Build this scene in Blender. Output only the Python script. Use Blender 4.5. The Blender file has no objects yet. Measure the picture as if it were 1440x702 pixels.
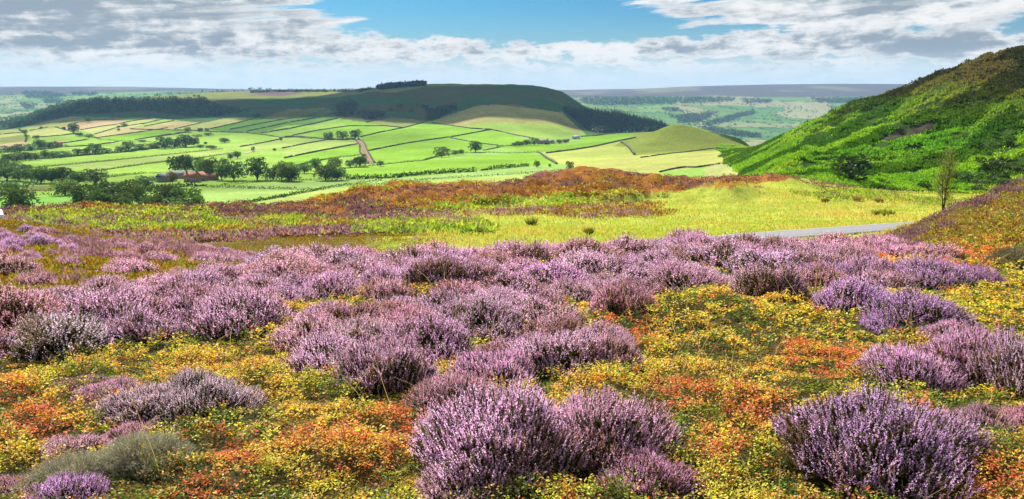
import bpy, math, random
import numpy as np
from mathutils import Vector

# ------------------------------------------------------------------ camera
C = bpy.context.scene
COL = C.collection
W0, H0, FPX = 1440.0, 702.0, 1130.0
HORIZON = 122.0
PITCH = math.atan((H0 / 2 - HORIZON) / FPX)
CP, SP = math.cos(PITCH), math.sin(PITCH)
cam = bpy.data.cameras.new("camera")
cam.sensor_width = 36.0
cam.lens = 36.0 * FPX / W0
cam.clip_start = 0.05
cam.clip_end = 60000
cam_o = bpy.data.objects.new("camera", cam)
COL.objects.link(cam_o)
cam_o.location = (0, 0, 0)
cam_o.rotation_euler = (math.pi / 2 - PITCH, 0, 0)
C.camera = cam_o

# ------------------------------------------------------------------ light
SUN_EL = math.radians(40)
SUN_AZ = math.radians(-29)          # clockwise from +Y: front left of the camera
SUN = Vector((math.sin(SUN_AZ) * math.cos(SUN_EL), math.cos(SUN_AZ) * math.cos(SUN_EL), math.sin(SUN_EL)))
sun = bpy.data.lights.new("sun", 'SUN')
sun.energy = 5.0
sun.angle = math.radians(0.55)
sun.color = (1.0, 0.95, 0.86)
sun_o = bpy.data.objects.new("sun", sun)
COL.objects.link(sun_o)
sun_o.rotation_euler = SUN.to_track_quat('Z', 'Y').to_euler()
C.view_settings.view_transform = 'Standard'
C.view_settings.look = 'None'
C.view_settings.gamma = 1.0
C.view_settings.exposure = 0.97
C.view_settings.use_curve_mapping = False

def N(nt, kind, **kw):
    n = nt.nodes.new(kind)
    for k, v in kw.items():
        if k == 'ins':
            for i, val in v.items():
                n.inputs[i].default_value = val
        else:
            setattr(n, k, v)
    return n

def math_node(nt, op, a, b=None, c=None, clamp=False):
    n = nt.nodes.new('ShaderNodeMath')
    n.operation = op
    n.use_clamp = clamp
    for i, x in enumerate((a, b, c)):
        if x is None:
            continue
        if isinstance(x, (int, float)):
            n.inputs[i].default_value = x
        else:
            nt.links.new(x, n.inputs[i])
    return n.outputs[0]

def sstep(nt, x, lo, hi):
    n = nt.nodes.new('ShaderNodeMapRange')
    n.interpolation_type = 'SMOOTHSTEP'
    n.inputs['From Min'].default_value = lo
    n.inputs['From Max'].default_value = hi
    nt.links.new(x, n.inputs['Value'])
    return n.outputs['Result']

def mixc(nt, f, a, b, blend='MIX'):
    n = nt.nodes.new('ShaderNodeMix')
    n.data_type = 'RGBA'
    n.blend_type = blend
    for i, x in ((0, f), (6, a), (7, b)):
        if isinstance(x, (int, float)):
            n.inputs[i].default_value = x
        elif isinstance(x, tuple):
            n.inputs[i].default_value = (*x, 1)
        else:
            nt.links.new(x, n.inputs[i])
    return n.outputs[2]

def build_sky():
    w = bpy.data.worlds.new("World")
    C.world = w
    w.use_nodes = True
    nt = w.node_tree
    nt.nodes.clear()
    out = N(nt, 'ShaderNodeOutputWorld')
    bg = N(nt, 'ShaderNodeBackground')
    bg.inputs['Strength'].default_value = 0.072
    nt.links.new(bg.outputs[0], out.inputs[0])
    sky = N(nt, 'ShaderNodeTexSky', sky_type='NISHITA')
    sky.sun_disc = False
    sky.sun_elevation = SUN_EL
    sky.sun_rotation = SUN_AZ
    sky.air_density = 1.0
    sky.dust_density = 0.6
    sky.ozone_density = 1.5
    # world directions: t runs sideways, el runs up from the horizon
    tc = N(nt, 'ShaderNodeTexCoord')
    sep = N(nt, 'ShaderNodeSeparateXYZ')
    nt.links.new(tc.outputs['Generated'], sep.inputs[0])
    X, Y, Z = sep.outputs
    az = math_node(nt, 'ARCTAN2', X, Y)
    hyp = math_node(nt, 'SQRT', math_node(nt, 'ADD', math_node(nt, 'MULTIPLY', X, X), math_node(nt, 'MULTIPLY', Y, Y)))
    el = math_node(nt, 'DIVIDE', Z, hyp)

    def coords(sx, sy, shear=0.0, off=0.0):
        c = N(nt, 'ShaderNodeCombineXYZ')
        nt.links.new(math_node(nt, 'ADD', math_node(nt, 'MULTIPLY', az, sx), off), c.inputs[0])
        e = math_node(nt, 'ADD', math_node(nt, 'MULTIPLY', el, sy), math_node(nt, 'MULTIPLY', az, shear))
        nt.links.new(e, c.inputs[1])
        return c.outputs[0]

    def noise(vec, scale, detail, rough, dist=0.0):
        n = N(nt, 'ShaderNodeTexNoise', ins={'Scale': scale, 'Detail': detail, 'Roughness': rough, 'Distortion': dist})
        nt.links.new(vec, n.inputs['Vector'])
        return n.outputs['Fac']

    def bump(ca, ce, ra, re, slope=0.0):
        """smooth elliptical weight round (az, el), optionally tilted"""
        da = math_node(nt, 'SUBTRACT', az, ca)
        de = math_node(nt, 'SUBTRACT', math_node(nt, 'SUBTRACT', el, ce), math_node(nt, 'MULTIPLY', da, slope))
        a2 = math_node(nt, 'POWER', math_node(nt, 'ABSOLUTE', math_node(nt, 'DIVIDE', da, ra)), 2.0)
        e2 = math_node(nt, 'POWER', math_node(nt, 'ABSOLUTE', math_node(nt, 'DIVIDE', de, re)), 2.0)
        return math_node(nt, 'POWER', 2.718, math_node(nt, 'MULTIPLY', math_node(nt, 'ADD', a2, e2), -1.0))

    def weighted(base, *terms):
        s = base
        for b, k in terms:
            s = math_node(nt, 'ADD', s, math_node(nt, 'MULTIPLY', b, k)) if not isinstance(s, float) else math_node(nt, 'ADD', math_node(nt, 'MULTIPLY', b, k), s)
        return s
    # puffs low down, streaked sheets higher up
    warp = noise(coords(9.0, 30.0, 0.0, 40.0), 1.0, 5, 0.55)
    wv = math_node(nt, 'MULTIPLY', math_node(nt, 'SUBTRACT', warp, 0.5), 0.9)
    def wcoords(sx, sy, shear, off, k):
        c = N(nt, 'ShaderNodeCombineXYZ')
        nt.links.new(math_node(nt, 'ADD', math_node(nt, 'ADD', math_node(nt, 'MULTIPLY', az, sx), off), math_node(nt, 'MULTIPLY', wv, k)), c.inputs[0])
        nt.links.new(math_node(nt, 'ADD', math_node(nt, 'ADD', math_node(nt, 'MULTIPLY', el, sy), math_node(nt, 'MULTIPLY', az, shear)), math_node(nt, 'MULTIPLY', wv, k * 0.7)), c.inputs[1])
        return c.outputs[0]
    n_cum = noise(wcoords(17.0, 46.0, 0.0, 0.0, 0.8), 1.0, 12, 0.60)
    n_str = noise(wcoords(4.5, 60.0, -4.5, 5.0, 0.5), 1.0, 12, 0.62)
    n_shd = noise(wcoords(6.0, 46.0, -2.5, 21.0, 0.7), 1.0, 12, 0.60)
    n_puf = noise(wcoords(34.0, 78.0, 0.0, 3.0, 1.2), 1.0, 10, 0.60)
    upmix = sstep(nt, el, 0.045, 0.085)
    lowp = math_node(nt, 'ADD', math_node(nt, 'MULTIPLY', n_cum, 0.55), math_node(nt, 'MULTIPLY', n_puf, 0.45))
    uppp = math_node(nt, 'ADD', math_node(nt, 'MULTIPLY', n_str, 0.7), math_node(nt, 'MULTIPLY', n_cum, 0.3))
    n = math_node(nt, 'ADD', math_node(nt, 'MULTIPLY', lowp, math_node(nt, 'SUBTRACT', 1.0, upmix)), math_node(nt, 'MULTIPLY', uppp, upmix))
    gap1 = bump(-0.02, 0.090, 0.17, 0.030, 0.0)         # blue opening, middle top
    gap2 = bump(0.07, 0.068, 0.10, 0.014, 0.0)
    gap3 = bump(0.24, 0.066, 0.10, 0.008, 0.0)
    left = bump(-0.48, 0.088, 0.38, 0.048, 0.08)        # grey sheets, upper left
    right = bump(0.42, 0.092, 0.27, 0.022, 0.07)        # rising bank, upper right
    knot = bump(0.47, 0.042, 0.055, 0.011, 0.0)         # grey cumulus above the right hill
    low = bump(0.0, 0.046, 1.4, 0.016, 0.0)             # cumulus band above the horizon
    bias = weighted(0.0, (gap1, -0.34), (gap2, -0.22), (gap3, -0.16), (left, 0.15), (right, 0.20), (low, 0.10), (knot, 0.16))
    dens = sstep(nt, math_node(nt, 'ADD', n, bias), 0.455, 0.545)
    shade = math_node(nt, 'ADD', math_node(nt, 'MULTIPLY', n_shd, 0.6), math_node(nt, 'MULTIPLY', n_puf, 0.4))
    shade = weighted(shade, (left, 0.12), (right, 0.06), (low, 0.035), (knot, 0.17))
    core = sstep(nt, shade, 0.46, 0.62)
    thick = sstep(nt, math_node(nt, 'ADD', n, bias), 0.50, 0.66)
    white = (6.6, 6.6, 6.55)
    grey = (2.3, 2.8, 3.25)
    ccol = mixc(nt, math_node(nt, 'MULTIPLY', core, math_node(nt, 'ADD', math_node(nt, 'MULTIPLY', thick, 0.75), 0.25)), white, grey)
    hz = sstep(nt, el, 0.10, 0.0)
    skyc = mixc(nt, 1.0, sky.outputs[0], (0.15, 0.39, 0.60), 'MULTIPLY')
    base = mixc(nt, math_node(nt, 'MULTIPLY', hz, 0.72), skyc, (3.9, 5.1, 5.6))
    c1 = mixc(nt, dens, base, ccol)
    pale = sstep(nt, math_node(nt, 'ADD', el, math_node(nt, 'MULTIPLY', math_node(nt, 'SUBTRACT', n_cum, 0.5), 0.03)), 0.044, 0.012)
    c2 = mixc(nt, math_node(nt, 'MULTIPLY', pale, 0.85), c1, (5.3, 5.95, 6.15))
    nt.links.new(c2, bg.inputs['Color'])
build_sky()

# ------------------------------------------------------------------ helpers
def tag(o, label=None, cat=None, group=None, kind=None):
    if label: o['label'] = label
    if cat: o['category'] = cat
    if group: o['group'] = group
    if kind: o['kind'] = kind
    return o

def link(o, parent=None):
    COL.objects.link(o)
    if parent is not None:
        o.parent = parent
    return o

def empty(name, loc, rz=0.0):
    o = bpy.data.objects.new(name, None)
    o.empty_display_size = 0.1
    o.location = loc
    o.rotation_euler = (0, 0, rz)
    return link(o)

def mesh_np(name, V, Fq, col=None, mat=None, smooth=False, dom='FACE'):
    """mesh from numpy arrays: V (n,3), Fq (m,k) one face size; col per face or point"""
    me = bpy.data.meshes.new(name)
    V = np.ascontiguousarray(V, np.float32)
    Fq = np.ascontiguousarray(Fq, np.int32)
    m, k = Fq.shape
    me.vertices.add(len(V))
    me.vertices.foreach_set('co', V.ravel())
    me.loops.add(m * k)
    me.loops.foreach_set('vertex_index', Fq.ravel())
    me.polygons.add(m)
    me.polygons.foreach_set('loop_start', np.arange(0, m * k, k, dtype=np.int32))
    if smooth:
        me.polygons.foreach_set('use_smooth', np.ones(m, bool))
    if col is not None:
        at = me.attributes.new('col', 'FLOAT_COLOR', dom)
        c4 = np.ones((len(col), 4), np.float32)
        c4[:, :3] = col
        at.data.foreach_set('color', c4.ravel())
    me.update(calc_edges=True)
    if mat is not None:
        me.materials.append(mat)
    return me

def obj(name, me, parent=None):
    return link(bpy.data.objects.new(name, me), parent)

def join(parts):
    """merge (V, F, col) lists with one face size"""
    Vs, Fs, Cs, o = [], [], [], 0
    for V, F_, c in parts:
        if len(V) == 0:
            continue
        Vs.append(V); Fs.append(F_ + o); Cs.append(c)
        o += len(V)
    return np.vstack(Vs), np.vstack(Fs), np.vstack(Cs)

def unit(a):
    return a / np.maximum(np.linalg.norm(a, axis=-1, keepdims=True), 1e-9)

def leaves(P, D, Nn, L, Wd, col):
    """diamond leaves: base P, direction D, width axis perpendicular to D and Nn"""
    D = unit(D)
    S = unit(np.cross(D, Nn))
    L = np.asarray(L).reshape(-1, 1)
    Wd = np.asarray(Wd).reshape(-1, 1)
    n = len(P)
    mid = P + D * L * 0.45
    V = np.stack([P, mid + S * Wd * 0.5, P + D * L, mid - S * Wd * 0.5], 1).reshape(-1, 3)
    Fq = np.arange(n * 4, dtype=np.int32).reshape(-1, 4)
    return V, Fq, np.broadcast_to(col, (n, 3)).copy()

def strips(P0, P1, side, w0, w1, col):
    n = len(P0)
    w0 = np.asarray(w0).reshape(-1, 1); w1 = np.asarray(w1).reshape(-1, 1)
    V = np.stack([P0 - side * w0, P0 + side * w0, P1 + side * w1, P1 - side * w1], 1).reshape(-1, 3)
    return V, np.arange(n * 4, dtype=np.int32).reshape(-1, 4), np.broadcast_to(col, (n, 3)).copy()

def tube(pts, radii, sides=6, col=(0.1, 0.08, 0.06)):
    pts = np.asarray(pts, float)
    n = len(pts)
    T = unit(np.gradient(pts, axis=0))
    ref = np.array([0.31, 0.95, 0.02])
    A = unit(np.cross(T, ref)); B = np.cross(T, A)
    ang = np.arange(sides) * 2 * math.pi / sides
    ring = np.cos(ang)[None, :, None] * A[:, None] + np.sin(ang)[None, :, None] * B[:, None]
    V = (pts[:, None] + ring * np.asarray(radii)[:, None, None]).reshape(-1, 3)
    i = np.arange(n - 1)[:, None] * sides
    j = np.arange(sides)[None]
    F_ = np.stack([i + j, i + (j + 1) % sides, i + sides + (j + 1) % sides, i + sides + j], -1).reshape(-1, 4)
    return V, F_.astype(np.int32), np.tile(np.asarray(col, float), (len(F_), 1))

def box(c, s, rz=0.0, col=(0.5, 0.5, 0.5)):
    x, y, z = np.array(s) / 2
    V = np.array([[-x, -y, -z], [x, -y, -z], [x, y, -z], [-x, y, -z], [-x, -y, z], [x, -y, z], [x, y, z], [-x, y, z]])
    ca, sa = math.cos(rz), math.sin(rz)
    V = V @ np.array([[ca, sa, 0], [-sa, ca, 0], [0, 0, 1]]) + np.array(c)
    F_ = np.array([[0, 3, 2, 1], [4, 5, 6, 7], [0, 1, 5, 4], [1, 2, 6, 5], [2, 3, 7, 6], [3, 0, 4, 7]], np.int32)
    return V, F_, np.tile(np.asarray(col, float), (6, 1))

# value noise
def _hash(ix, iy, s):
    h = (ix.astype(np.int64) * 374761393 + iy.astype(np.int64) * 668265263 + s * 974634777) & 0xffffffff
    h = ((h ^ (h >> 13)) * 1274126177) & 0xffffffff
    return ((h ^ (h >> 16)) & 0xffffff) / float(0xffffff)

def vnoise(x, y, s=0):
    ix, iy = np.floor(x), np.floor(y)
    fx, fy = x - ix, y - iy
    fx = fx * fx * (3 - 2 * fx); fy = fy * fy * (3 - 2 * fy)
    a = _hash(ix, iy, s); b = _hash(ix + 1, iy, s); c = _hash(ix, iy + 1, s); d = _hash(ix + 1, iy + 1, s)
    return (a * (1 - fx) + b * fx) * (1 - fy) + (c * (1 - fx) + d * fx) * fy

def fbm(x, y, s=0, o=4, g=0.5):
    t = 0; a = 1; n = 0
    for i in range(o):
        t = t + a * vnoise(x, y, s + i * 17); n += a
        a *= g; x = x * 2.03 + 5.1; y = y * 2.03 + 1.7
    return t / n

def smooth01(x, a, b):
    t = np.clip((x - a) / (b - a), 0, 1)
    return t * t * (3 - 2 * t)

def inpoly(u, v, poly):
    poly = np.asarray(poly, float)
    r = np.zeros(np.shape(u), bool)
    x0, y0 = poly[-1]
    for x1, y1 in poly:
        c = (y1 > v) != (y0 > v)
        with np.errstate(divide='ignore', invalid='ignore'):
            r ^= c & (u < (x0 - x1) * (v - y1) / (y0 - y1 + 1e-12) + x1)
        x0, y0 = x1, y1
    return r
# ------------------------------------------------------------------ terrain heights
def ratio(v):
    b = (H0 / 2 - v) / FPX
    return (-SP + b * CP) / (CP + b * SP)

def pix_dir(u, v):
    """sideways and vertical slope of the sight line through a point of the view (per metre forward)"""
    b = (H0 / 2 - np.asarray(v, float)) / FPX
    d = CP + b * SP
    return (np.asarray(u, float) - W0 / 2) / FPX / d, (-SP + b * CP) / d

def project(x, y, z):
    d = np.maximum(y * CP - z * SP, 1e-3)
    return W0 / 2 + FPX * x / d, H0 / 2 - FPX * (y * SP + z * CP) / d

def Vp(u, y, v):
    t, k = pix_dir(u, v)
    return float(t), y, float(k) * y

def Zp(u, y, z):
    d = y * CP - z * SP
    return (u - W0 / 2) / FPX * d / y, y, z

def rank(y, s, kind='v'):
    """'u:v' sight-line knots, 'u:=z' height knots, 'u@y:v' with a distance of their own"""
    out = []
    for tok in s.split():
        a, b = tok.split(':')
        yy = y
        if '@' in a:
            a, q = a.split('@'); yy = float(q)
        out.append(Zp(float(a), yy, float(b[1:])) if b[0] == '=' else Vp(float(a), yy, float(b)))
    return sorted(out)

RANKS = [
    rank(0.6, "0:=-1.75 1440:=-1.75"),
    rank(4, "0:=-2.08 720:=-2.08 1440:=-2.04"),
    rank(9, "0:=-2.62 720:=-2.58 1440:=-2.45"),
    rank(17, "-300@12:405 0@12:408 150@13:398 300@15:386 450@16.5:372 720@17.5:361 1000@17.5:359 1200@17.5:357 1300@17.5:347 1440@16:347 1740@15:340"),
    rank(30, "-300:302 0:316 80:323 150:337 290:354 400:=-6.9 720:=-7.3 1000:=-7.2 1200:=-6.7 1275:336 1300:324 1350:300 1440:265 1740:180"),
    rank(50, "-300:=-9 0:=-9.6 150:=-10.2 290@45:347 400@45:342 600@45:337 720@45:340 940@46:341 1100@48:335 1290@53:322 1440@54:=-9.2 1740@54:=-9"),
    rank(75, "-300:318 0:314 100:318 200:318 300:322 400:318 500:318 600:316 720:310 850:307 1000:303 1150:300 1290:300 1440:298 1740:290"),
    rank(100, "-300:306 0:305 100:300 200:295.5 300:293 400:290 470:290 560:287 700:284 850:277 1000:274 1150:278 1300:285 1440:285 1740:285"),
    rank(135, "-300:=-27 0:=-26 200:=-25 300:=-24 400:=-22.2 450:292 470:286 500:276 560:265 660:264 700:260 760:249 830:245 900:247 980:252 1060:248 1110:246 1160:258 1250:270 1350:274 1440:272 1740:266"),
    rank(180, "-300:=-39 0:=-38 300:=-36 470:=-31 720:=-30 900:=-28 1000:=-26 1060:=-23.5 1110@168:250 1160@170:257 1250:264 1350:268 1440:264 1740:250"),
    rank(310, "-300:300 0:299 150:296 300:292 400:289 470:=-47 600:=-50 720:=-48 850:=-44 1000:=-39 1040:244 1100:223 1200@285:204 1300@268:179 1440@250:149 1740@235:96"),
    rank(480, "-300:262 0:262 300:265 450:265 600:262 720:255 800:249 900:239 1000:232 1050:214 1100:193 1200@430:151 1260@400:133 1300@385:118.5 1350@362:93 1400@347:75.5 1440@337:66 1740@315:20"),
    rank(700, "-300:235 0:235 300:238 450:235 600:232 720:228 850:220 950:214 1010:211 1050:208 1090:=-70 1150:=-75 1200:=-65 1440:=-30"),
    rank(950, "-300:216 0:216 300:218 600:213 720:213 850:207 950:205 1040:205 1080:=-95 1150:=-100 1440:=-80"),
    rank(1300, "-300:196 0:196 150:195 300:196 450:192 600:190 720:193 800:196 850:193 930:186 1000:=-115 1100:=-150 1440:=-150"),
    rank(1650, "-300:186 0:184 100:173 200:170 300:168 400:162 480:160 560:163 620:163 680:149 720:149 780:158 820:179 860:186 930:184 1000:=-150 1100:=-180 1440:=-190"),
    rank(2100, "-300:184 0:179 30:173 60:161 100:149 130:143 200:142 300:140 400:137 450:133 500:128 530:123.5 560:121 600:118.6 650:117.6 700:117.6 750:120.5 780:125.5 795:131 815:146 840:157 870:160 890:165 917:170 937:176 950:182 980:=-140 1100:=-190 1440:=-210"),
    rank(2700, "-300:=-110 0:=-110 60:=-75 100:=-45 150:139 200:137 260:133 330:129 400:127 500:127.3 560:=-8 700:=-12 800:=-60 900:=-150 1000:=-190 1440:=-220"),
    rank(3500, "-300:167 0:167 100:=-140 200:=-80 300:=-30 500:=-28 800:=-110 900:=-210 1000:192 1440:192"),
    rank(4800, "-300:148 0:148 150:146 300:137 400:=-50 500:=-50 800:150 900:156 1000:163 1100:167 1300:160 1440:160"),
    rank(5800, "-300:130 0:130 300:130 500:=-30 780:139 850:138 1000:137 1100:139 1300:137 1440:137"),
    rank(7500, "-300:122 0:122 100:122 200:122.4 300:125 400:127.5 500:130 780:130 830:129 900:125.5 960:122 1030:120.2 1100:118.7 1200:118 1300:118.5 1440:120"),
    rank(11000, "-300:=-25 800:=-22 850:=-18 900:=-25 1440:=-20"),
    rank(16000, "-300:=-150 1440:=-150"),
]

T_LO, T_HI, NT = -1.75, 1.75, 1501
TG = np.linspace(T_LO, T_HI, NT)
Y_LO, Y_HI, NR = 0.6, 15800.0, 1500
LG = np.linspace(math.log(Y_LO), math.log(Y_HI), NR)

def pchip(x, y, q):
    h = np.diff(x); d = np.diff(y) / h
    m = np.zeros_like(y)
    s = d[:-1] * d[1:] > 0
    w1 = 2 * h[1:] + h[:-1]; w2 = h[1:] + 2 * h[:-1]
    with np.errstate(divide='ignore', invalid='ignore'):
        m[1:-1] = np.where(s, (w1 + w2) / (w1 / d[:-1] + w2 / d[1:]), 0)
    m[0], m[-1] = d[0], d[-1]
    i = np.clip(np.searchsorted(x, q) - 1, 0, len(x) - 2)
    t = (q - x[i]) / h[i]
    return ((2 * t ** 3 - 3 * t ** 2 + 1) * y[i] + (t ** 3 - 2 * t ** 2 + t) * h[i] * m[i] + (-2 * t ** 3 + 3 * t ** 2) * y[i + 1] + (t ** 3 - t ** 2) * h[i] * m[i + 1])

def terrain_table():
    kx = np.arange(-9, 10); ker = np.exp(-(kx / 3.2) ** 2 / 2); ker /= ker.sum()
    ys, zs = [], []
    for r in RANKS:
        a = np.array(r)
        yy = np.interp(TG, a[:, 0], np.log(a[:, 1])); zz = np.interp(TG, a[:, 0], a[:, 2] / a[:, 1])
        yy = np.convolve(np.pad(yy, 9, 'edge'), ker, 'valid'); zz = np.convolve(np.pad(zz, 9, 'edge'), ker, 'valid')
        ys.append(yy); zs.append(zz * np.exp(yy))
    ys, zs = np.array(ys), np.array(zs)
    assert (np.diff(ys, axis=0) > 0.02).all()
    T = np.empty((NT, NR))
    for i in range(NT):
        T[i] = pchip(ys[:, i], zs[:, i], LG)
    return T
TAB = terrain_table()

def base_h(x, y):
    yc = np.clip(y, Y_LO, Y_HI)
    a = np.clip((x / np.maximum(yc, 3.0) - T_LO) / (T_HI - T_LO) * (NT - 1), 0, NT - 1.001)
    b = np.clip((np.log(yc) - LG[0]) / (LG[-1] - LG[0]) * (NR - 1), 0, NR - 1.001)
    i, j = a.astype(int), b.astype(int)
    fa, fb = a - i, b - j
    z = (TAB[i, j] * (1 - fb) + TAB[i, j + 1] * fb) * (1 - fa) + (TAB[i + 1, j] * (1 - fb) + TAB[i + 1, j + 1] * fb) * fa
    return z - np.minimum(y - Y_LO, 0) * 0.09

KX, KY = None, None
def H(x, y):
    x = np.asarray(x, float); y = np.asarray(y, float)
    z = base_h(x, y)
    t = x / np.maximum(y, 3.0)
    near = 1 - smooth01(y, 14, 24)
    z = z + near * ((fbm(x * 0.75, y * 0.75, 3, 3) - 0.5) * 0.26 + (fbm(x * 0.28, y * 0.28, 9, 2) - 0.5) * 0.3 * smooth01(y, 2, 7))
    mid = smooth01(y, 13, 24) * (1 - smooth01(y, 150, 260))
    flat = smooth01(y, 38, 44) * (1 - smooth01(y, 58, 66)) * smooth01(t, -0.1, 0.1)
    z = z + mid * (1 - 0.9 * flat) * ((fbm(x * 0.16, y * 0.16, 21, 4) - 0.5) * 1.1 + (fbm(x * 0.045, y * 0.045, 31, 2) - 0.5) * 1.0)
    rg = smooth01(y, 84, 100) * (1 - smooth01(y, 150, 175)) * smooth01(0.36 - t, 0, 0.08)
    z = z + rg * ((fbm(x * 0.11, y * 0.11, 71, 3) - 0.5) * 3.6 + (fbm(x * 0.35, y * 0.35, 73, 2) - 0.5) * 1.8)
    rh = smooth01(t, 0.29, 0.36) * smooth01(y, 175, 235) * (1 - smooth01(y, 560, 800))      # bracken hillside on the right
    z = z + rh * ((fbm(x * 0.02 + y * 0.012, y * 0.028 - x * 0.012, 41, 5, 0.55) - 0.5) * 13 + (fbm(x * 0.07, y * 0.07, 47, 4, 0.6) - 0.5) * 6.5)
    far = smooth01(y, 500, 1200)
    z = z + far * (fbm(x * 0.006, y * 0.006, 51, 4) - 0.5) * 5
    sc = smooth01(y, 1560, 1800) * (1 - smooth01(y, 2150, 2400))                              # gullied scarp
    z = z + sc * (fbm(x * 0.018, y * 0.005, 61, 4) - 0.5) * 10
    # round grassy hill in the valley
    r1 = np.sqrt(((x - 176) / np.where(x < 176, 47, 66)) ** 2 + ((y - 880) / 62) ** 2)
    z = z + 25 * np.exp(-r1 ** 1.6 * 1.0)
    return z

YS = np.exp(np.linspace(math.log(1.2), math.log(15000), 2600))
def hit(u, v, ymin=1.2, ymax=15000):
    """where the sight line through (u, v) meets the terrain"""
    u = np.atleast_1d(np.asarray(u, float)); v = np.atleast_1d(np.asarray(v, float))
    out = np.empty((len(u), 3))
    ys = YS[(YS >= ymin) & (YS <= ymax)]
    for c in range(0, len(u), 2000):
        t, k = pix_dir(u[c:c + 2000], v[c:c + 2000])
        yy = np.broadcast_to(ys, (len(t), len(ys)))
        f = k[:, None] * yy - H(t[:, None] * yy, yy)
        neg = f <= 0
        i = np.where(neg.any(1), neg.argmax(1), len(ys) - 1)
        i0 = np.maximum(i - 1, 0)
        r = np.arange(len(t))
        f0, f1 = f[r, i0], f[r, i]
        w = np.clip(f0 / np.where(np.abs(f0 - f1) < 1e-9, 1, f0 - f1), 0, 1)
        y = ys[i0] + (ys[i] - ys[i0]) * w
        x = t * y
        out[c:c + 2000] = np.stack([x, y, H(x, y)], 1)
    return out

# ------------------------------------------------------------------ materials
MATS = {}
def principled(name, col=None, rough=0.8, attr=False, var=0.0, vscale=1.0, spec=0.3, bump=0.0, metal=0.0):
    m = bpy.data.materials.new(name)
    m.use_nodes = True
    nt = m.node_tree
    b = nt.nodes['Principled BSDF']
    b.inputs['Roughness'].default_value = rough
    b.inputs['Specular IOR Level'].default_value = spec
    b.inputs['Metallic'].default_value = metal
    src = None
    if attr:
        a = N(nt, 'ShaderNodeAttribute', attribute_name='col')
        src = a.outputs['Color']
    if var > 0 or bump > 0:
        tc = N(nt, 'ShaderNodeTexCoord')
        nz = N(nt, 'ShaderNodeTexNoise', ins={'Scale': vscale, 'Detail': 9, 'Roughness': 0.65})
        nt.links.new(tc.outputs['Object'], nz.inputs['Vector'])
        if var > 0:
            mr = N(nt, 'ShaderNodeMapRange', ins={1: 0.25, 2: 0.75, 3: 1 - var, 4: 1 + var})
            nt.links.new(nz.outputs['Fac'], mr.inputs['Value'])
            src = mixc(nt, 1.0, src if src is not None else tuple(col), mr.outputs['Result'], 'MULTIPLY')
        if bump > 0:
            bp = N(nt, 'ShaderNodeBump', ins={'Strength': 0.6, 'Distance': bump})
            nt.links.new(nz.outputs['Fac'], bp.inputs['Height'])
            nt.links.new(bp.outputs[0], b.inputs['Normal'])
    if src is not None:
        nt.links.new(src, b.inputs['Base Color'])
    else:
        b.inputs['Base Color'].default_value = (*col, 1)
    MATS[name] = m
    return m

def foliage(name, trans=0.45, objvar=False, gloss=0.0, ttint=(1.15, 1.12, 0.6)):
    """diffuse + translucent leaf; colour from the mesh attribute, optionally tinted per object"""
    m = bpy.data.materials.new(name)
    m.use_nodes = True
    nt = m.node_tree
    nt.nodes.clear()
    out = N(nt, 'ShaderNodeOutputMaterial')
    a = N(nt, 'ShaderNodeAttribute', attribute_name='col')
    c = a.outputs['Color']
    if objvar:
        oi = N(nt, 'ShaderNodeObjectInfo')
        c = mixc(nt, 1.0, c, oi.outputs['Color'], 'MULTIPLY')
    d = N(nt, 'ShaderNodeBsdfDiffuse')
    t = N(nt, 'ShaderNodeBsdfTranslucent')
    nt.links.new(c, d.inputs['Color'])
    nt.links.new(mixc(nt, 1.0, c, ttint, 'MULTIPLY'), t.inputs['Color'])
    mx = N(nt, 'ShaderNodeMixShader', ins={0: trans})
    nt.links.new(d.outputs[0], mx.inputs[1]); nt.links.new(t.outputs[0], mx.inputs[2])
    s = mx.outputs[0]
    if gloss > 0:
        g = N(nt, 'ShaderNodeBsdfGlossy', ins={'Roughness': 0.42})
        g.inputs['Color'].default_value = (0.9, 0.95, 0.9, 1)
        m2 = N(nt, 'ShaderNodeMixShader', ins={0: gloss})
        nt.links.new(s, m2.inputs[1]); nt.links.new(g.outputs[0], m2.inputs[2])
        s = m2.outputs[0]
    nt.links.new(s, out.inputs[0])
    MATS[name] = m
    return m

M_FLOWER = foliage('heather_flowers', 0.50, True, 0.0, (1.05, 0.9, 1.05))
M_STEM = foliage('heather_shoots', 0.32, False)
M_BILB = foliage('bilberry_leaves', 0.50, False, 0.012, (1.25, 1.1, 0.45))
M_BRACK = foliage('bracken_fronds', 0.45, False, 0.0)
M_TREE = foliage('tree_leaves', 0.30, True, 0.02)
M_HEDGE = foliage('hedge_leaves', 0.25, True)
M_GRASS = foliage('grass_blades', 0.45, False)
M_BARK = principled('bark', attr=True, rough=0.95, var=0.3, vscale=6, spec=0.1)
M_DRY = foliage('grey_twigs', 0.2, True)

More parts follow.
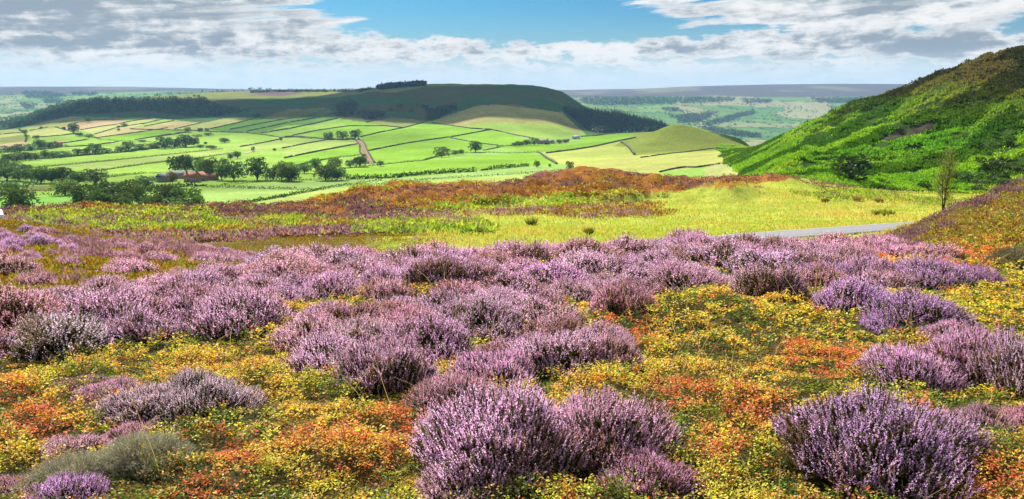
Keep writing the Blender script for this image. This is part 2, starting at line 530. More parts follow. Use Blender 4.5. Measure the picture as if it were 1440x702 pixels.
def ground_material():
    m = bpy.data.materials.new('moor_ground')
    m.use_nodes = True
    nt = m.node_tree
    b = nt.nodes['Principled BSDF']
    b.inputs['Roughness'].default_value = 1.0
    b.inputs['Specular IOR Level'].default_value = 0.0
    a = N(nt, 'ShaderNodeAttribute', attribute_name='col')
    g = N(nt, 'ShaderNodeNewGeometry')
    n1 = N(nt, 'ShaderNodeTexNoise', ins={'Scale': 0.35, 'Detail': 10, 'Roughness': 0.7})
    n2 = N(nt, 'ShaderNodeTexNoise', ins={'Scale': 0.02, 'Detail': 5, 'Roughness': 0.6, 'Distortion': 0.4})
    for n in (n1, n2):
        nt.links.new(g.outputs['Position'], n.inputs['Vector'])
    m1 = N(nt, 'ShaderNodeMapRange', ins={1: 0.3, 2: 0.7, 3: 0.74, 4: 1.26})
    m2 = N(nt, 'ShaderNodeMapRange', ins={1: 0.3, 2: 0.7, 3: 0.86, 4: 1.14})
    nt.links.new(n1.outputs['Fac'], m1.inputs['Value']); nt.links.new(n2.outputs['Fac'], m2.inputs['Value'])
    c = mixc(nt, 1.0, a.outputs['Color'], m1.outputs['Result'], 'MULTIPLY')
    c = mixc(nt, 1.0, c, m2.outputs['Result'], 'MULTIPLY')
    nt.links.new(c, b.inputs['Base Color'])
    bp = N(nt, 'ShaderNodeBump', ins={'Strength': 0.5, 'Distance': 0.25})
    nt.links.new(n1.outputs['Fac'], bp.inputs['Height'])
    nt.links.new(bp.outputs[0], b.inputs['Normal'])
    return m

# ------------------------------------------------------------------ ground cover colours by place
def srgb(*c):
    c = np.array(c, float) / 255
    return np.where(c < 0.04045, c / 12.92, ((c + 0.055) / 1.055) ** 2.4)

# pastures: view outline, colour
G1 = (0.155, 0.290, 0.040); G2 = (0.185, 0.305, 0.065); G3 = (0.22, 0.305, 0.095); G4 = (0.27, 0.30, 0.125)
G5 = (0.085, 0.175, 0.045); PALE = (0.32, 0.29, 0.16); SAND = (0.32, 0.25, 0.17); OL = (0.16, 0.19, 0.065)
FIELDS = [
    ([(0, 182), (27, 181), (100, 165), (160, 166), (215, 166), (285, 173), (515, 172), (605, 170), (640, 190), (640, 300), (0, 305)], G2),
    ([(27, 182), (55, 173), (100, 164), (135, 166), (127, 170), (100, 174), (60, 180)], G4),
    ([(36, 186), (58, 181), (77, 179), (102, 186), (75, 191.7), (45, 194)], G4),
    ([(0, 182), (27, 183), (35, 188), (0, 194)], G4),
    ([(0, 194), (35, 189), (45, 194), (38, 200), (0, 203)], OL),
    ([(0, 203), (40, 198), (36, 206), (0, 211)], SAND),
    ([(80, 179), (127, 170), (160, 167), (175, 168), (175, 172), (142, 178), (113, 183), (102, 185)], SAND),
    ([(113, 183), (142, 178), (183, 171), (183, 176), (133, 189)], G4),
    ([(183, 171), (215, 166), (230, 167.5), (207, 173), (183, 176.7)], G4),
    ([(133, 190), (183, 177), (207, 173), (183, 181), (217, 183), (167, 190), (138, 194)], PALE),
    ([(183, 181), (200, 178), (245, 170), (285, 173), (245, 182), (222, 183)], PALE),
    ([(245, 181.7), (283, 173), (325, 165), (358, 166), (333, 173), (295, 181.7)], G4),
    ([(138, 195), (217, 183), (263, 183.5), (222, 190), (190, 197), (167, 198)], G1),
    ([(295, 182), (358, 167), (440, 167.5), (398, 178), (367, 187), (317, 186.5)], G5),
    ([(367, 187.5), (408, 179), (475, 167), (440, 182), (410, 191), (397, 194)], G2),
    ([(370, 166), (405, 155), (462, 152), (472, 158), (442, 167), (398, 168)], OL),
    ([(400, 168), (442, 160), (472, 158), (475, 166), (440, 176), (383, 177.5)], G5),
    ([(410, 191), (450, 183), (490, 177), (475, 168), (515, 172), (545, 176), (517, 177), (490, 178)], G1),
    ([(427, 193), (490, 177.5), (567, 180), (507, 193), (500, 195)], G1),
    ([(515, 173), (553, 164), (602, 170), (568, 180), (542, 177)], OL),
    ([(507, 194), (568, 181), (605, 173), (663, 181), (688, 183), (627, 194), (571, 202), (517, 211)], G1),
    ([(517, 213), (571, 203), (627, 195), (640, 192), (672, 202), (700, 206), (650, 216), (555, 230), (530, 229)], G1),
    ([(632, 194), (690, 183), (723, 190), (747, 200), (700, 204), (672, 201)], G1),
    ([(455, 196), (500, 196), (502, 203), (451, 212), (400, 222), (400, 209)], G3),
    ([(400, 223), (451, 213), (503, 204), (509, 218), (451, 226), (417, 234), (380, 236)], G1),
    ([(310, 205), (395, 196), (440, 195), (397, 209), (360, 214), (330, 207)], G3),
    ([(200, 222), (310, 210), (345, 215), (309, 218), (239, 227), (150, 240), (60, 233)], G3),
    ([(480, 240), (600, 226), (755, 215), (783, 231), (740, 234), (597, 246), (510, 252), (484, 252)], G1),
    ([(430, 254), (510, 253), (600, 248), (742, 235), (800, 232), (782, 242), (683, 248), (533, 259), (440, 268), (300, 263)], (0.20, 0.31, 0.11)),
    ([(290, 264), (434, 266), (330, 291), (250, 292), (285, 275)], (0.20, 0.31, 0.10)),
    ([(330, 291), (446, 268), (533, 260), (683, 249), (800, 241), (700, 258), (470, 284), (400, 288)], (0.235, 0.31, 0.10)),
    ([(0, 277), (113, 275), (116, 293), (40, 300), (0, 300)], (0.135, 0.29, 0.065)),
    ([(0, 253), (56, 255), (56, 260), (0, 260)], (0.16, 0.31, 0.14)),
    ([(7, 262), (76, 261), (70, 269), (7, 268)], OL),
    ([(200, 232), (236, 227), (240, 245), (150, 250), (145, 240)], G2),
    ([(755, 214), (820, 207), (869, 199), (882, 206), (892, 218), (800, 232), (783, 231)], (0.27, 0.33, 0.10)),
    ([(700, 207), (817, 193), (922, 183), (870, 199), (808, 211), (755, 214)], G1),
    ([(800, 232), (892, 218), (1036, 205), (1060, 205), (1020, 230), (927, 243), (830, 246), (790, 244)], (0.26, 0.29, 0.10)),
    ([(870, 200), (895, 190), (1000, 190), (1045, 205), (892, 219)], (0.23, 0.27, 0.075)),
    ([(862, 206), (880, 197), (900, 185), (920, 176), (943, 170), (965, 176), (1000, 187), (1047, 204), (1000, 212), (892, 219), (884, 207)], (0.165, 0.215, 0.055)),
    ([(605, 172), (673, 148), (720, 146), (790, 157), (822, 187), (740, 193), (690, 182)], (0.24, 0.24, 0.10)),
    ([(655, 178), (690, 172), (790, 176), (815, 190), (750, 193), (700, 183)], (0.19, 0.30, 0.07)),
]

def ground_colour(x, y, z):
    u, v = project(x, y, z)
    t = x / np.maximum(y, 3.0)
    n = len(x)
    c = np.empty((n, 3))
    c[:] = (0.055, 0.05, 0.022)
    nz = fbm(x * 0.4, y * 0.4, 101, 4); nl = fbm(x * 0.09, y * 0.09, 111, 4)
    def put(mask, col, soft=None):
        w = mask.astype(float)[:, None] if soft is None else (mask * soft)[:, None]
        c[:] = c * (1 - w) + np.asarray(col) * w
    midm = (y > 11) & (y < 230)
    put(smooth01(y, 11, 15) * (y < 230), (0.12, 0.095, 0.03))
    put(midm & (t < 0) & (y < 36), (0.15, 0.11, 0.035), smooth01(nz, 0.35, 0.7))
    # bench on the left: bracken and heather
    put((y > 52) & (y < 190) & (t < 0.05), (0.17, 0.20, 0.035))
    put((y > 52) & (y < 190) & (t < 0.05), (0.17, 0.09, 0.10), smooth01(nl, 0.42, 0.58))
    # meadow
    mead = (y > 37) & (y < 150)
    mw = mead * smooth01(u + (nl - 0.5) * 140 + (v - 300) * 1.5, 560, 640)
    put(mw, (0.30, 0.34, 0.06))
    put(mw, (0.40, 0.36, 0.08), smooth01(nl, 0.5, 0.75) * 0.7)
    put(mw, (0.24, 0.34, 0.04), smooth01(1 - nz, 0.5, 0.75) * 0.6)
    # ridge
    crest = np.interp(u, [440, 470, 560, 700, 850, 950, 1060, 1120, 1180, 1250], [288, 292, 283, 285, 279, 272, 262, 256, 262, 272])
    rw = (y > 88) & (y < 230) & (v < crest + (nl - 0.5) * 22 + (u < 700) * 10)
    put(rw & (t < 0.36), (0.27, 0.115, 0.03))
    put(rw & (t < 0.36), (0.14, 0.07, 0.06), smooth01(nl, 0.45, 0.6))
    # right bank
    put((y > 16) & (y < 44) & (t > 0.42), (0.11, 0.075, 0.03))
    # hillside on the right
    hill = (y > 150) & (y < 900) & (t > 0.24)
    edge = smooth01(u + (nl - 0.5) * 30 - (v - 235) * 0.9, 1035, 1062)
    put(hill, (0.26, 0.28, 0.10), 1 - edge)
    put(hill, (0.035, 0.065, 0.014), edge)  # soil between the bracken, shade of the gaps put into its dark colour
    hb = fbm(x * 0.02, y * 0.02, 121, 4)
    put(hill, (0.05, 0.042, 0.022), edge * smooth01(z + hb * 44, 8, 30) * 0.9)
    
    scar = inpoly(u, v, [(1232, 197), (1262, 184), (1300, 173), (1322, 171), (1312, 183), (1280, 194), (1250, 200), (1236, 200)])
    put(hill & scar, (0.06, 0.048, 0.042), smooth01(nz, 0.2, 0.5))
    # valley pastures
    valley = (y > 235) & (y < 2450) & ((t < 0.24) | (y > 900))
    put(valley, G2)
    for poly, col in FIELDS:
        col = np.array(col) * (1.05, 1.0, 0.82)
        put((y > 235) & (y < 2300) & inpoly(u, v, poly) & ((t < 0.30)), col)
    # scarp and plateau of the flat-topped hill
    foot = np.interp(u, [-300, 0, 27, 55, 100, 215, 285, 325, 358, 370, 405, 462, 475, 515, 553, 605, 673, 720, 790, 825, 950], [190, 182, 181, 173, 164, 166, 173, 165, 166, 166, 154, 152, 167, 172, 164, 171, 148, 147, 158, 190, 184])
    scarp = (y > 1250) & (y < 2450) & (v < foot) & (t < 0.24)
    put(scarp, (0.05, 0.115, 0.038))
    put(scarp, (0.085, 0.095, 0.04), smooth01(fbm(x * 0.012, y * 0.012, 131, 4), 0.45, 0.65))
    top = (y > 1950) & (y < 3100) & (t < 0.1)
    topw = np.interp(u, [-300, 230, 300, 400, 470, 540, 600, 700, 800], [141, 140, 139, 138, 137, 133, 122, 120, 120])
    put(top & (v < topw), (0.17, 0.19, 0.06))
    put(top & (v < topw) & (y > 2150), (0.14, 0.10, 0.105), smooth01(u, 330, 380) * (1 - smooth01(u, 400, 440)))
    big = fbm(x * 0.004, y * 0.004, 211, 3); low_ = fbm(x * 0.035, y * 0.02, 213, 5, 0.65)
    vm = (y > 235) & (y < 2450) & (t < 0.31) & ~scarp
    c[vm] *= (0.64 + 0.40 * smooth01(big, 0.3, 0.7) + 0.34 * low_)[vm][:, None]  # broad sun and shade bands and finer mottling put into the pasture colour
    # far dales
    fd = (y > 2450) & ~(top & (y < 3100) & (v < topw + 3))
    cx, cy = x / 250 + fbm(x * 0.003, y * 0.003, 141, 2) * 1.5, y / 430 + fbm(x * 0.003, y * 0.003, 151, 2) * 1.5
    pick = _hash(np.floor(cx + np.floor(cy) * 0.37), np.floor(cy), 7)
    edgec = np.minimum(np.abs((cx + np.floor(cy) * 0.37) % 1 - 0.5), 9)
    pal = np.array([[0.10, 0.20, 0.055], [0.16, 0.25, 0.075], [0.20, 0.23, 0.10], [0.25, 0.25, 0.13], [0.08, 0.16, 0.05], [0.12, 0.21, 0.06]])
    pc = pal[np.minimum((pick * 6).astype(int), 5)]
    c[fd] = pc[fd]
    ln = fd & ((edgec > 0.475) | (np.abs(cy % 1 - 0.5) > 0.475))
    put(ln, (0.05, 0.09, 0.04))
    moor = (y > 5900) | ((y > 5200) & (t < -0.2))
    mt = fbm(x * 0.0016, y * 0.0009, 161, 4)
    put(moor, (0.095, 0.085, 0.085), smooth01(y + mt * 900, 6000, 6500))
    put(moor & (y > 6300), (0.20, 0.20, 0.12), smooth01(mt, 0.55, 0.7) * 0.6)
    return np.clip(c * (0.9 + 0.2 * nz[:, None]), 0.002, 1)

def build_ground():
    OY = 6.0
    a = np.linspace(-0.70, 0.70, 1050)
    tcol = np.concatenate([np.linspace(-1.7, -0.71, 60), a, np.linspace(0.71, 1.7, 60)])
    Y = np.concatenate([np.linspace(0.8, 8.5, 40), np.geomspace(8.6, 31, 150), np.geomspace(31.2, 256, 240)[0:], np.geomspace(257.5, 2700, 330), np.geomspace(2715, 8700, 120)])
    TT, YY = np.meshgrid(tcol, Y)
    X = TT * YY; Yr = YY - OY
    x, y = X.ravel(), Yr.ravel()
    z = H(x, y)
    c = ground_colour(x, y, z)
    nr, nc = TT.shape
    i = np.arange(nr - 1)[:, None] * nc + np.arange(nc - 1)[None]
    Fq = np.stack([i, i + 1, i + nc + 1, i + nc], -1).reshape(-1, 4)
    me = mesh_np('terrain', np.stack([x, y, z], 1), Fq, c, ground_material(), smooth=True, dom='POINT')
    tag(obj('terrain', me), 'rolling moorland and green dale running out to the far moors', 'terrain', kind='structure')
    return z.min()
Z_MIN = build_ground()
# ------------------------------------------------------------------ heather bushes
RNG = np.random.default_rng(11)
HUES = {   # flower colours of the kinds of bush
    'lilac': (0.92, 0.66, 0.87), 'violet': (0.83, 0.57, 0.91), 'pink': (0.94, 0.62, 0.78), 'pale': (0.95, 0.80, 0.89),
    'dusky': (0.86, 0.55, 0.66), 'dark': (0.84, 0.60, 0.72),
}

def dome_points(n, rx, h, rng, low=0.06, lump=0.5, seed=0):
    """ragged low cushion: positions and outward directions"""
    ph = rng.uniform(0, 2 * math.pi, n)
    ce = rng.uniform(low, 1.0, n)
    se = np.sqrt(1 - np.clip(ce, -1, 1) ** 2)
    foot = 1 + 0.55 * (fbm(np.cos(ph) * 1.1 + seed * 3.1, np.sin(ph) * 1.1 + seed, 200 + seed, 2) - 0.5) * 2
    d = np.stack([np.cos(ph) * se, np.sin(ph) * se, ce], 1)
    P = d * np.array([rx, rx, h])
    P[:, :2] *= foot[:, None]
    hum = fbm(P[:, 0] * 4.6 + seed * 7.7, P[:, 1] * 4.6 + seed, 230 + seed, 3)
    P[:, 2] *= 1 + lump * (hum - 0.45) * 2
    P *= rng.uniform(0.86, 1.05, (n, 1))
    return P, d

def heather_meshes(seed, nspk, nflo, spk_l, flo, brownish=0.1, kind='bloom', h=0.36):
    """a bush 1 m across: (flower mesh arrays, shoot mesh arrays)"""
    rng = np.random.default_rng(seed)
    P, d = dome_points(nspk, 0.47, h, rng, low=0.24, seed=seed)
    up = np.array([0, 0, 1.0])
    A = unit(d * np.array([0.52, 0.52, 0.2]) + up * 0.85 + rng.normal(0, 0.19, (nspk, 3)))
    L = rng.uniform(0.65, 1.35, nspk) * spk_l
    base = P - A * (L * 0.55)[:, None] + rng.normal(0, 0.012, (nspk, 3))
    keep = (base[:, 2] > -0.02) & (d[:, 2] + rng.normal(0, 0.08, nspk) > 0.26)
    P, d, A, L, base = P[keep], d[keep], A[keep], L[keep], base[keep]
    ns = len(P)
    flower = []
    # florets packed round each spike
    k = np.linspace(0.05, 1, nflo)
    pos = (base[:, None] + A[:, None] * (L[:, None] * k[None])[..., None])
    bend = rng.normal(0, 0.10, (ns, 3)) * L[:, None]
    pos = pos + bend[:, None] * (k[None, :, None] ** 2)
    pos = pos.reshape(-1, 3)
    AA = np.repeat(A, nflo, 0)
    rnd = unit(rng.normal(0, 1, pos.shape))
    out = unit(rnd - AA * (rnd * AA).sum(1, keepdims=True))
    fd = unit(out * 0.9 + AA * 0.55)
    tap = np.tile(1.12 - 0.55 * k, ns)
    fl = flo * tap * rng.uniform(0.75, 1.25, len(pos))
    tone = np.repeat(rng.uniform(0.70, 1.18, ns), nflo) * rng.uniform(0.8, 1.2, len(pos))
    warm = np.repeat(rng.uniform(0, 1, ns), nflo)
    fc = np.stack([tone * (1 + 0.10 * warm), tone * (1 - 0.06 * warm), tone * (1.02 - 0.12 * warm)], 1)
    white = rng.random(len(pos)) < 0.12
    fc[white] *= np.array([1.25, 1.5, 1.3])
    bz = fbm(P[:, 0] * 3.3 + seed, P[:, 1] * 3.3, 260 + seed, 3)
    brown = np.repeat(bz + rng.normal(0, 0.12, ns) < 0.21 + brownish, nflo)
    fc[brown] *= np.array([0.62, 0.56, 0.36]) * rng.uniform(0.7, 1.2, (brown.sum(), 1))
    bare = np.repeat(rng.random(ns) < 0.03 + brownish * 0.3, nflo)
    fc[bare] *= np.array([0.30, 0.42, 0.14])
    flower = leaves(pos, fd, np.cross(fd, AA) + rng.normal(0, 0.5, pos.shape), fl, fl * 0.8, fc)
    # green shoots beneath the spikes
    side = unit(np.cross(A, rng.normal(0, 1, A.shape)))
    foot = base * np.array([0.55, 0.55, 0.0]) + rng.normal(0, 0.02, base.shape) * np.array([1, 1, 0])
    green = np.array([0.062, 0.072, 0.02]) * rng.uniform(0.6, 1.4, (ns, 1)) + rng.uniform(0, 0.02, (ns, 1)) * np.array([1.4, 0.4, 0])
    parts = [strips(foot, base + A * (L * 0.85)[:, None], side, 0.004 + 0 * L, 0.0022 + 0 * L, green * np.array([0.8, 0.7, 0.6]))]
    m = 5
    kk = rng.uniform(0.35, 1.0, (ns, m))
    q = (foot[:, None] * (1 - kk[..., None]) + base[:, None] * kk[..., None]).reshape(-1, 3) + rng.normal(0, 0.018, (ns * m, 3))
    qd = unit(np.repeat(A, m, 0) + rng.normal(0, 0.55, (ns * m, 3)))
    parts.append(leaves(q, qd, rng.normal(0, 1, q.shape), rng.uniform(0.04, 0.075, len(q)), rng.uniform(0.008, 0.016, len(q)), np.repeat(green, m, 0)))
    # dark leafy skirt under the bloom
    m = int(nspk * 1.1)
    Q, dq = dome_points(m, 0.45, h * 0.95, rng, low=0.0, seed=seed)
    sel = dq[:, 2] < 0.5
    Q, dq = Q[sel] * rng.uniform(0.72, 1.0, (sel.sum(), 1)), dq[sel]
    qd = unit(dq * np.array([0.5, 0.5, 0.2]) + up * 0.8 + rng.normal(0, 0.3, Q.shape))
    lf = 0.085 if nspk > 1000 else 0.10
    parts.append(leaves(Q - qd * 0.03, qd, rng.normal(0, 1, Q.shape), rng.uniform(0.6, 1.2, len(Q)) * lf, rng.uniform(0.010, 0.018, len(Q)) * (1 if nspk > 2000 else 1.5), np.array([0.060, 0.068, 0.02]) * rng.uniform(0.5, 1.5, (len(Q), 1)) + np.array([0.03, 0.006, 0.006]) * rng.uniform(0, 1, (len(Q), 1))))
    return flower, join(parts)

def dead_mesh(seed, n=1900):
    """leafless grey-green clump of fine twigs, 1 m across"""
    rng = np.random.default_rng(seed)
    P, d = dome_points(n, 0.48, 0.34, rng, low=0.0, seed=seed)
    A = unit(d * np.array([1.0, 1.0, 0.4]) + np.array([0, 0, 0.45]) + rng.normal(0, 0.25, (n, 3)))
    parts = []
    foot = P * np.array([0.6, 0.6, 0.1])
    side = unit(np.cross(A, rng.normal(0, 1, A.shape)))
    tone = np.array([0.45, 0.43, 0.35]) * rng.uniform(0.55, 1.35, (n, 1))
    parts.append(strips(foot, P, side, np.full(n, 0.0035), np.full(n, 0.0018), tone * 0.7))
    m = 7
    q = np.repeat(P, m, 0) - np.repeat(A, m, 0) * rng.uniform(0, 0.11, (n * m, 1)) + rng.normal(0, 0.008, (n * m, 3))
    qd = unit(np.repeat(A, m, 0) + rng.normal(0, 0.35, (n * m, 3)))
    parts.append(leaves(q, qd, rng.normal(0, 1, q.shape), rng.uniform(0.025, 0.05, n * m), rng.uniform(0.003, 0.006, n * m), np.repeat(tone, m, 0)))
    return join(parts)

BUSH = {'near': [], 'mid': [], 'far': []}
for s in range(6):
    BUSH['near'].append((1 + s, 2300, 17, 0.088, 0.0108, (0.0, 0.06, 0.12, 0.03, 0.18, 0.08)[s]))
for s in range(6):
    BUSH['mid'].append((11 + s, 1350, 9, 0.095, 0.0160, (0.02, 0.08, 0.16, 0.0, 0.22, 0.1)[s]))
for s in range(6):
    BUSH['far'].append((21 + s, 800, 6, 0.105, 0.0240, (0.0, 0.08, 0.16, 0.03, 0.22, 0.1)[s]))
for k in BUSH:
    res = []
    for a in BUSH[k]:
        fl, sh = heather_meshes(*a)
        res.append((mesh_np('flower_spikes', *fl, M_FLOWER), mesh_np('shoots', *sh, M_STEM)))
    BUSH[k] = res
DEAD = [mesh_np('grey_twigs', *dead_mesh(31 + s), M_DRY) for s in range(2)]

BUSHES = []      # (x, y, z, diameter, hue, label or None, place)
def place_bush(u, v, wpx, hue, label=None, place='', hs=1.0, ymin=1.5, ymax=60):
    p = hit([u], [v], ymin, ymax)[0]
    depth = p[1] * CP - p[2] * SP
    BUSHES.append(dict(p=p, d=wpx / FPX * depth, hue=hue, label=label, place=place, hs=hs))

# the bushes that stand out, front to back: foot in the view, width, colour
NAMED = [
    (708, 662, 270, 'lilac', 'big lilac heather bush at the very front, tallest of the middle clump', 1.05),
    (838, 648, 225, 'lilac', 'upright lilac heather bush on the right shoulder of the front middle clump', 1.05),
    (665, 690, 150, 'lilac', 'leaning lilac heather bush at the left foot of the front middle clump', 0.8),
    (915, 682, 150, 'pink', 'loose pinkish heather bush at the right foot of the front middle clump', 0.8),
    (1228, 660, 285, 'violet', 'large round violet heather bush at the lower right, dark beneath', 0.95),
    (1305, 628, 150, 'pink', 'pinkish heather bush tucked behind the large round violet bush', 0.9),
    (1275, 540, 150, 'lilac', 'lilac heather bush at the left end of the right hand front hedge of bloom', 1.0),
    (1360, 535, 170, 'lilac', 'tall pale lilac heather bush behind and right of the large round violet bush', 1.1),
    (1440, 540, 160, 'lilac', 'lilac heather bush cut by the right edge beside the tall pale one', 1.1),
    (1390, 600, 110, 'pink', 'low pink heather bush right of the large round violet bush', 0.7),
    (1445, 605, 110, 'dusky', 'dusky heather bush cut by the right edge above orange bilberry', 0.8),
    (960, 712, 70, 'pink', 'small pink heather tuft at the bottom edge right of the middle clump', 0.7),
    (470, 520, 130, 'lilac', 'lilac heather bush at the left tip of the middle carpet above red bilberry', 0.9),
    (545, 535, 160, 'lilac', 'broad lilac heather bush directly above the red bilberry patch', 0.95),
    (640, 575, 150, 'pink', 'brownish pink heather bush left behind the front middle clump', 0.8),
    (700, 545, 150, 'lilac', 'lilac heather bush just behind the top of the front middle clump', 0.9),
    (780, 520, 150, 'lilac', 'lilac heather bush with green gaps behind the front middle clump', 0.9),
    (858, 515, 120, 'dusky', 'dusky lilac heather bush at the right tip of the middle carpet', 0.9),
    (600, 500, 150, 'lilac', 'lilac heather bush in the second row behind the red bilberry patch', 0.9),
    (1290, 455, 140, 'violet', 'violet heather bush in the right hand clearing, lower of the two in a pair', 0.85),
    (1200, 432, 120, 'violet', 'violet heather bush in the right hand clearing, left of the pair', 0.8),
    (1245, 460, 90, 'violet', 'small violet heather tuft between the pair in the right hand clearing', 0.7),
    (1340, 476, 90, 'lilac', 'small lilac heather tuft at the right foot of the violet pair', 0.7),
    (1085, 415, 108, 'dark', 'dark bellied heather bush with a pale crown standing alone in bilberry', 1.15),
    (872, 436, 100, 'dusky', 'compact heather bush with a dark skirt at the edge of golden bilberry', 1.0),
    (548, 424, 92, 'pink', 'round pink heather bush between two golden bilberry gaps', 1.0),
    (75, 492, 190, 'pale', 'broad pale heather bush at the left, dark hollow under its right end', 0.72),
    (-15, 500, 120, 'lilac', 'lilac heather bush cut by the left edge beside the broad pale bush', 0.8),
    (270, 578, 150, 'pale', 'pale silvery heather bush in the left foreground bilberry', 0.85),
    (330, 572, 90, 'pale', 'thin silvery heather bush right of the pale silvery one', 0.75),
    (205, 580, 130, 'pale', 'grey lilac heather bush joined to the left of the pale silvery one', 0.75),
    (150, 560, 110, 'pink', 'sparse pink heather bush left of the silvery pair', 0.6),
    (110, 545, 90, 'dusky', 'low dusky heather bush at the left above mixed bilberry', 0.5),
    (190, 615, 100, 'dusky', 'low dusky heather bush just above the grey dead clump', 0.6),
    (100, 640, 110, 'pink', 'pink heather bush left of the grey dead clump', 0.7),
    (90, 705, 120, 'violet', 'violet heather bush at the bottom left corner below the grey dead clump', 0.8),
    (10, 690, 90, 'pink', 'pink heather tuft in the bottom left corner by the edge', 0.7),
    (345, 468, 150, 'lilac', 'lilac heather bush at the right end of the left carpet over a dark gap', 0.95),
    (1370, 400, 90, 'violet', 'violet heather bush at the far right end of the row in orange bilberry', 0.8),
    (1310, 402, 110, 'violet', 'violet heather bush second from the right of the row in orange bilberry', 0.85),
    (1225, 395, 100, 'lilac', 'lilac heather bush in the row at the near right of the carpet', 0.9),
    (1160, 405, 90, 'dusky', 'dusky heather bush between the dark bellied bush and the violet pair', 0.95),
    (1305, 365, 100, 'dusky', 'low flat heather bush in the orange bilberry below the right bank', 0.6),
]
for (u, v, w, hue, lab, hs) in NAMED:
    place_bush(u, v, w, hue, lab, 'named', hs)

DEADS = [(200, 658, 140, 'grey green dead heather clump of fine bare twigs at the lower left', 0.9),
         (110, 682, 125, 'pale grey dead heather clump left of the larger dead one', 0.9),
         (240, 650, 80, 'small grey dead heather tuft at the right tip of the dead clumps', 0.7),
         (1428, 376, 90, 'dull grey brown dead heather clump at the right edge below the bank', 0.9)]

CARPET = [(-30, 520), (-30, 444), (60, 436), (180, 420), (300, 404), (400, 378), (560, 356), (720, 350), (900, 349), (1050, 350), (1180, 348), (1250, 352), (1262, 362), (1180, 372), (1200, 400), (1260, 412), (1130, 398), (1000, 402), (935, 425), (840, 450), (760, 455), (830, 490), (880, 520), (760, 540), (600, 545), (430, 530), (430, 490), (300, 475), (190, 482), (120, 500)]
HOLES = [[(395, 450), (420, 425), (505, 415), (500, 440), (440, 462)], [(585, 425), (590, 404), (625, 408), (640, 425), (600, 432)],
         [(1020, 395), (1150, 385), (1160, 420), (1020, 420)], [(215, 470), (240, 455), (420, 475), (420, 520), (190, 520)], [(800, 455), (900, 430), (930, 480), (900, 500), (830, 480)]]
SLOPE = [(-300, 455), (-300, 305), (-30, 318), (0, 320), (80, 327), (150, 340), (290, 357), (420, 352), (470, 345), (540, 345), (400, 375), (300, 400), (180, 418), (60, 434)]

def fill_bushes():
    rng = np.random.default_rng(5)
    done = [(b['p'][0], b['p'][1], b['d']) for b in BUSHES]
    def scatter(poly, holes, y0, y1, dmin, dmax, gap, place, hues, target, hs):
        tries = 0; made = 0
        while made < target and tries < 60:
            tries += 1
            n = 900
            y = np.sqrt(rng.uniform(y0 ** 2, y1 ** 2, n)); t = rng.uniform(-0.72, 0.72, n)
            x = t * y; z = H(x, y)
            u, v = project(x, y, z)
            ok = inpoly(u, v, poly)
            for hpoly in holes:
                ok &= ~inpoly(u, v, hpoly)
            for i in np.where(ok)[0]:
                d = rng.uniform(dmin, dmax)
                if place == 'carpet':
                    d *= np.interp(y[i], [6, 17], [0.9, 1.15])
                if all((x[i] - a) ** 2 + (y[i] - b) ** 2 > (gap * (d + dd) / 2) ** 2 for a, b, dd in done):
                    done.append((x[i], y[i], d)); made += 1
                    pat = fbm(x[i] * 0.35, y[i] * 0.35, 77, 2)
                    hue = hues[int(np.clip((pat - 0.25) / 0.5 * len(hues) + rng.normal(0, 0.8), 0, len(hues) - 1))]
                    BUSHES.append(dict(p=np.array([x[i], y[i], z[i]]), d=d, hue=hue, label=None, place=place, hs=rng.uniform(*hs)))
                    if made >= target:
                        return
    scatter(CARPET, HOLES, 5.2, 19.0, 0.85, 1.4, 0.66, 'carpet', ['lilac', 'pink', 'lilac', 'pink', 'dusky', 'lilac', 'violet', 'pink'], 208, (0.6, 0.9))
    scatter(SLOPE, [], 11.0, 33.0, 0.5, 1.05, 1.08, 'slope', ['dusky', 'violet', 'pink', 'dusky'], 85, (0.7, 1.0))
fill_bushes()

ROWW = ['front', 'second', 'third', 'fourth', 'fifth', 'sixth', 'seventh', 'eighth', 'ninth', 'tenth', 'eleventh', 'twelfth', 'thirteenth', 'fourteenth', 'fifteenth']
ORDW = ['first', 'second', 'third', 'fourth', 'fifth', 'sixth', 'seventh', 'eighth', 'ninth', 'tenth', 'eleventh', 'twelfth', 'thirteenth', 'fourteenth', 'fifteenth', 'sixteenth', 'seventeenth', 'eighteenth', 'nineteenth', 'twentieth', 'twenty-first', 'twenty-second', 'twenty-third', 'twenty-fourth', 'twenty-fifth', 'twenty-sixth', 'twenty-seventh', 'twenty-eighth', 'twenty-ninth', 'thirtieth']
def ordw(i):
    return ORDW[i] if i < len(ORDW) else ORDW[-1]

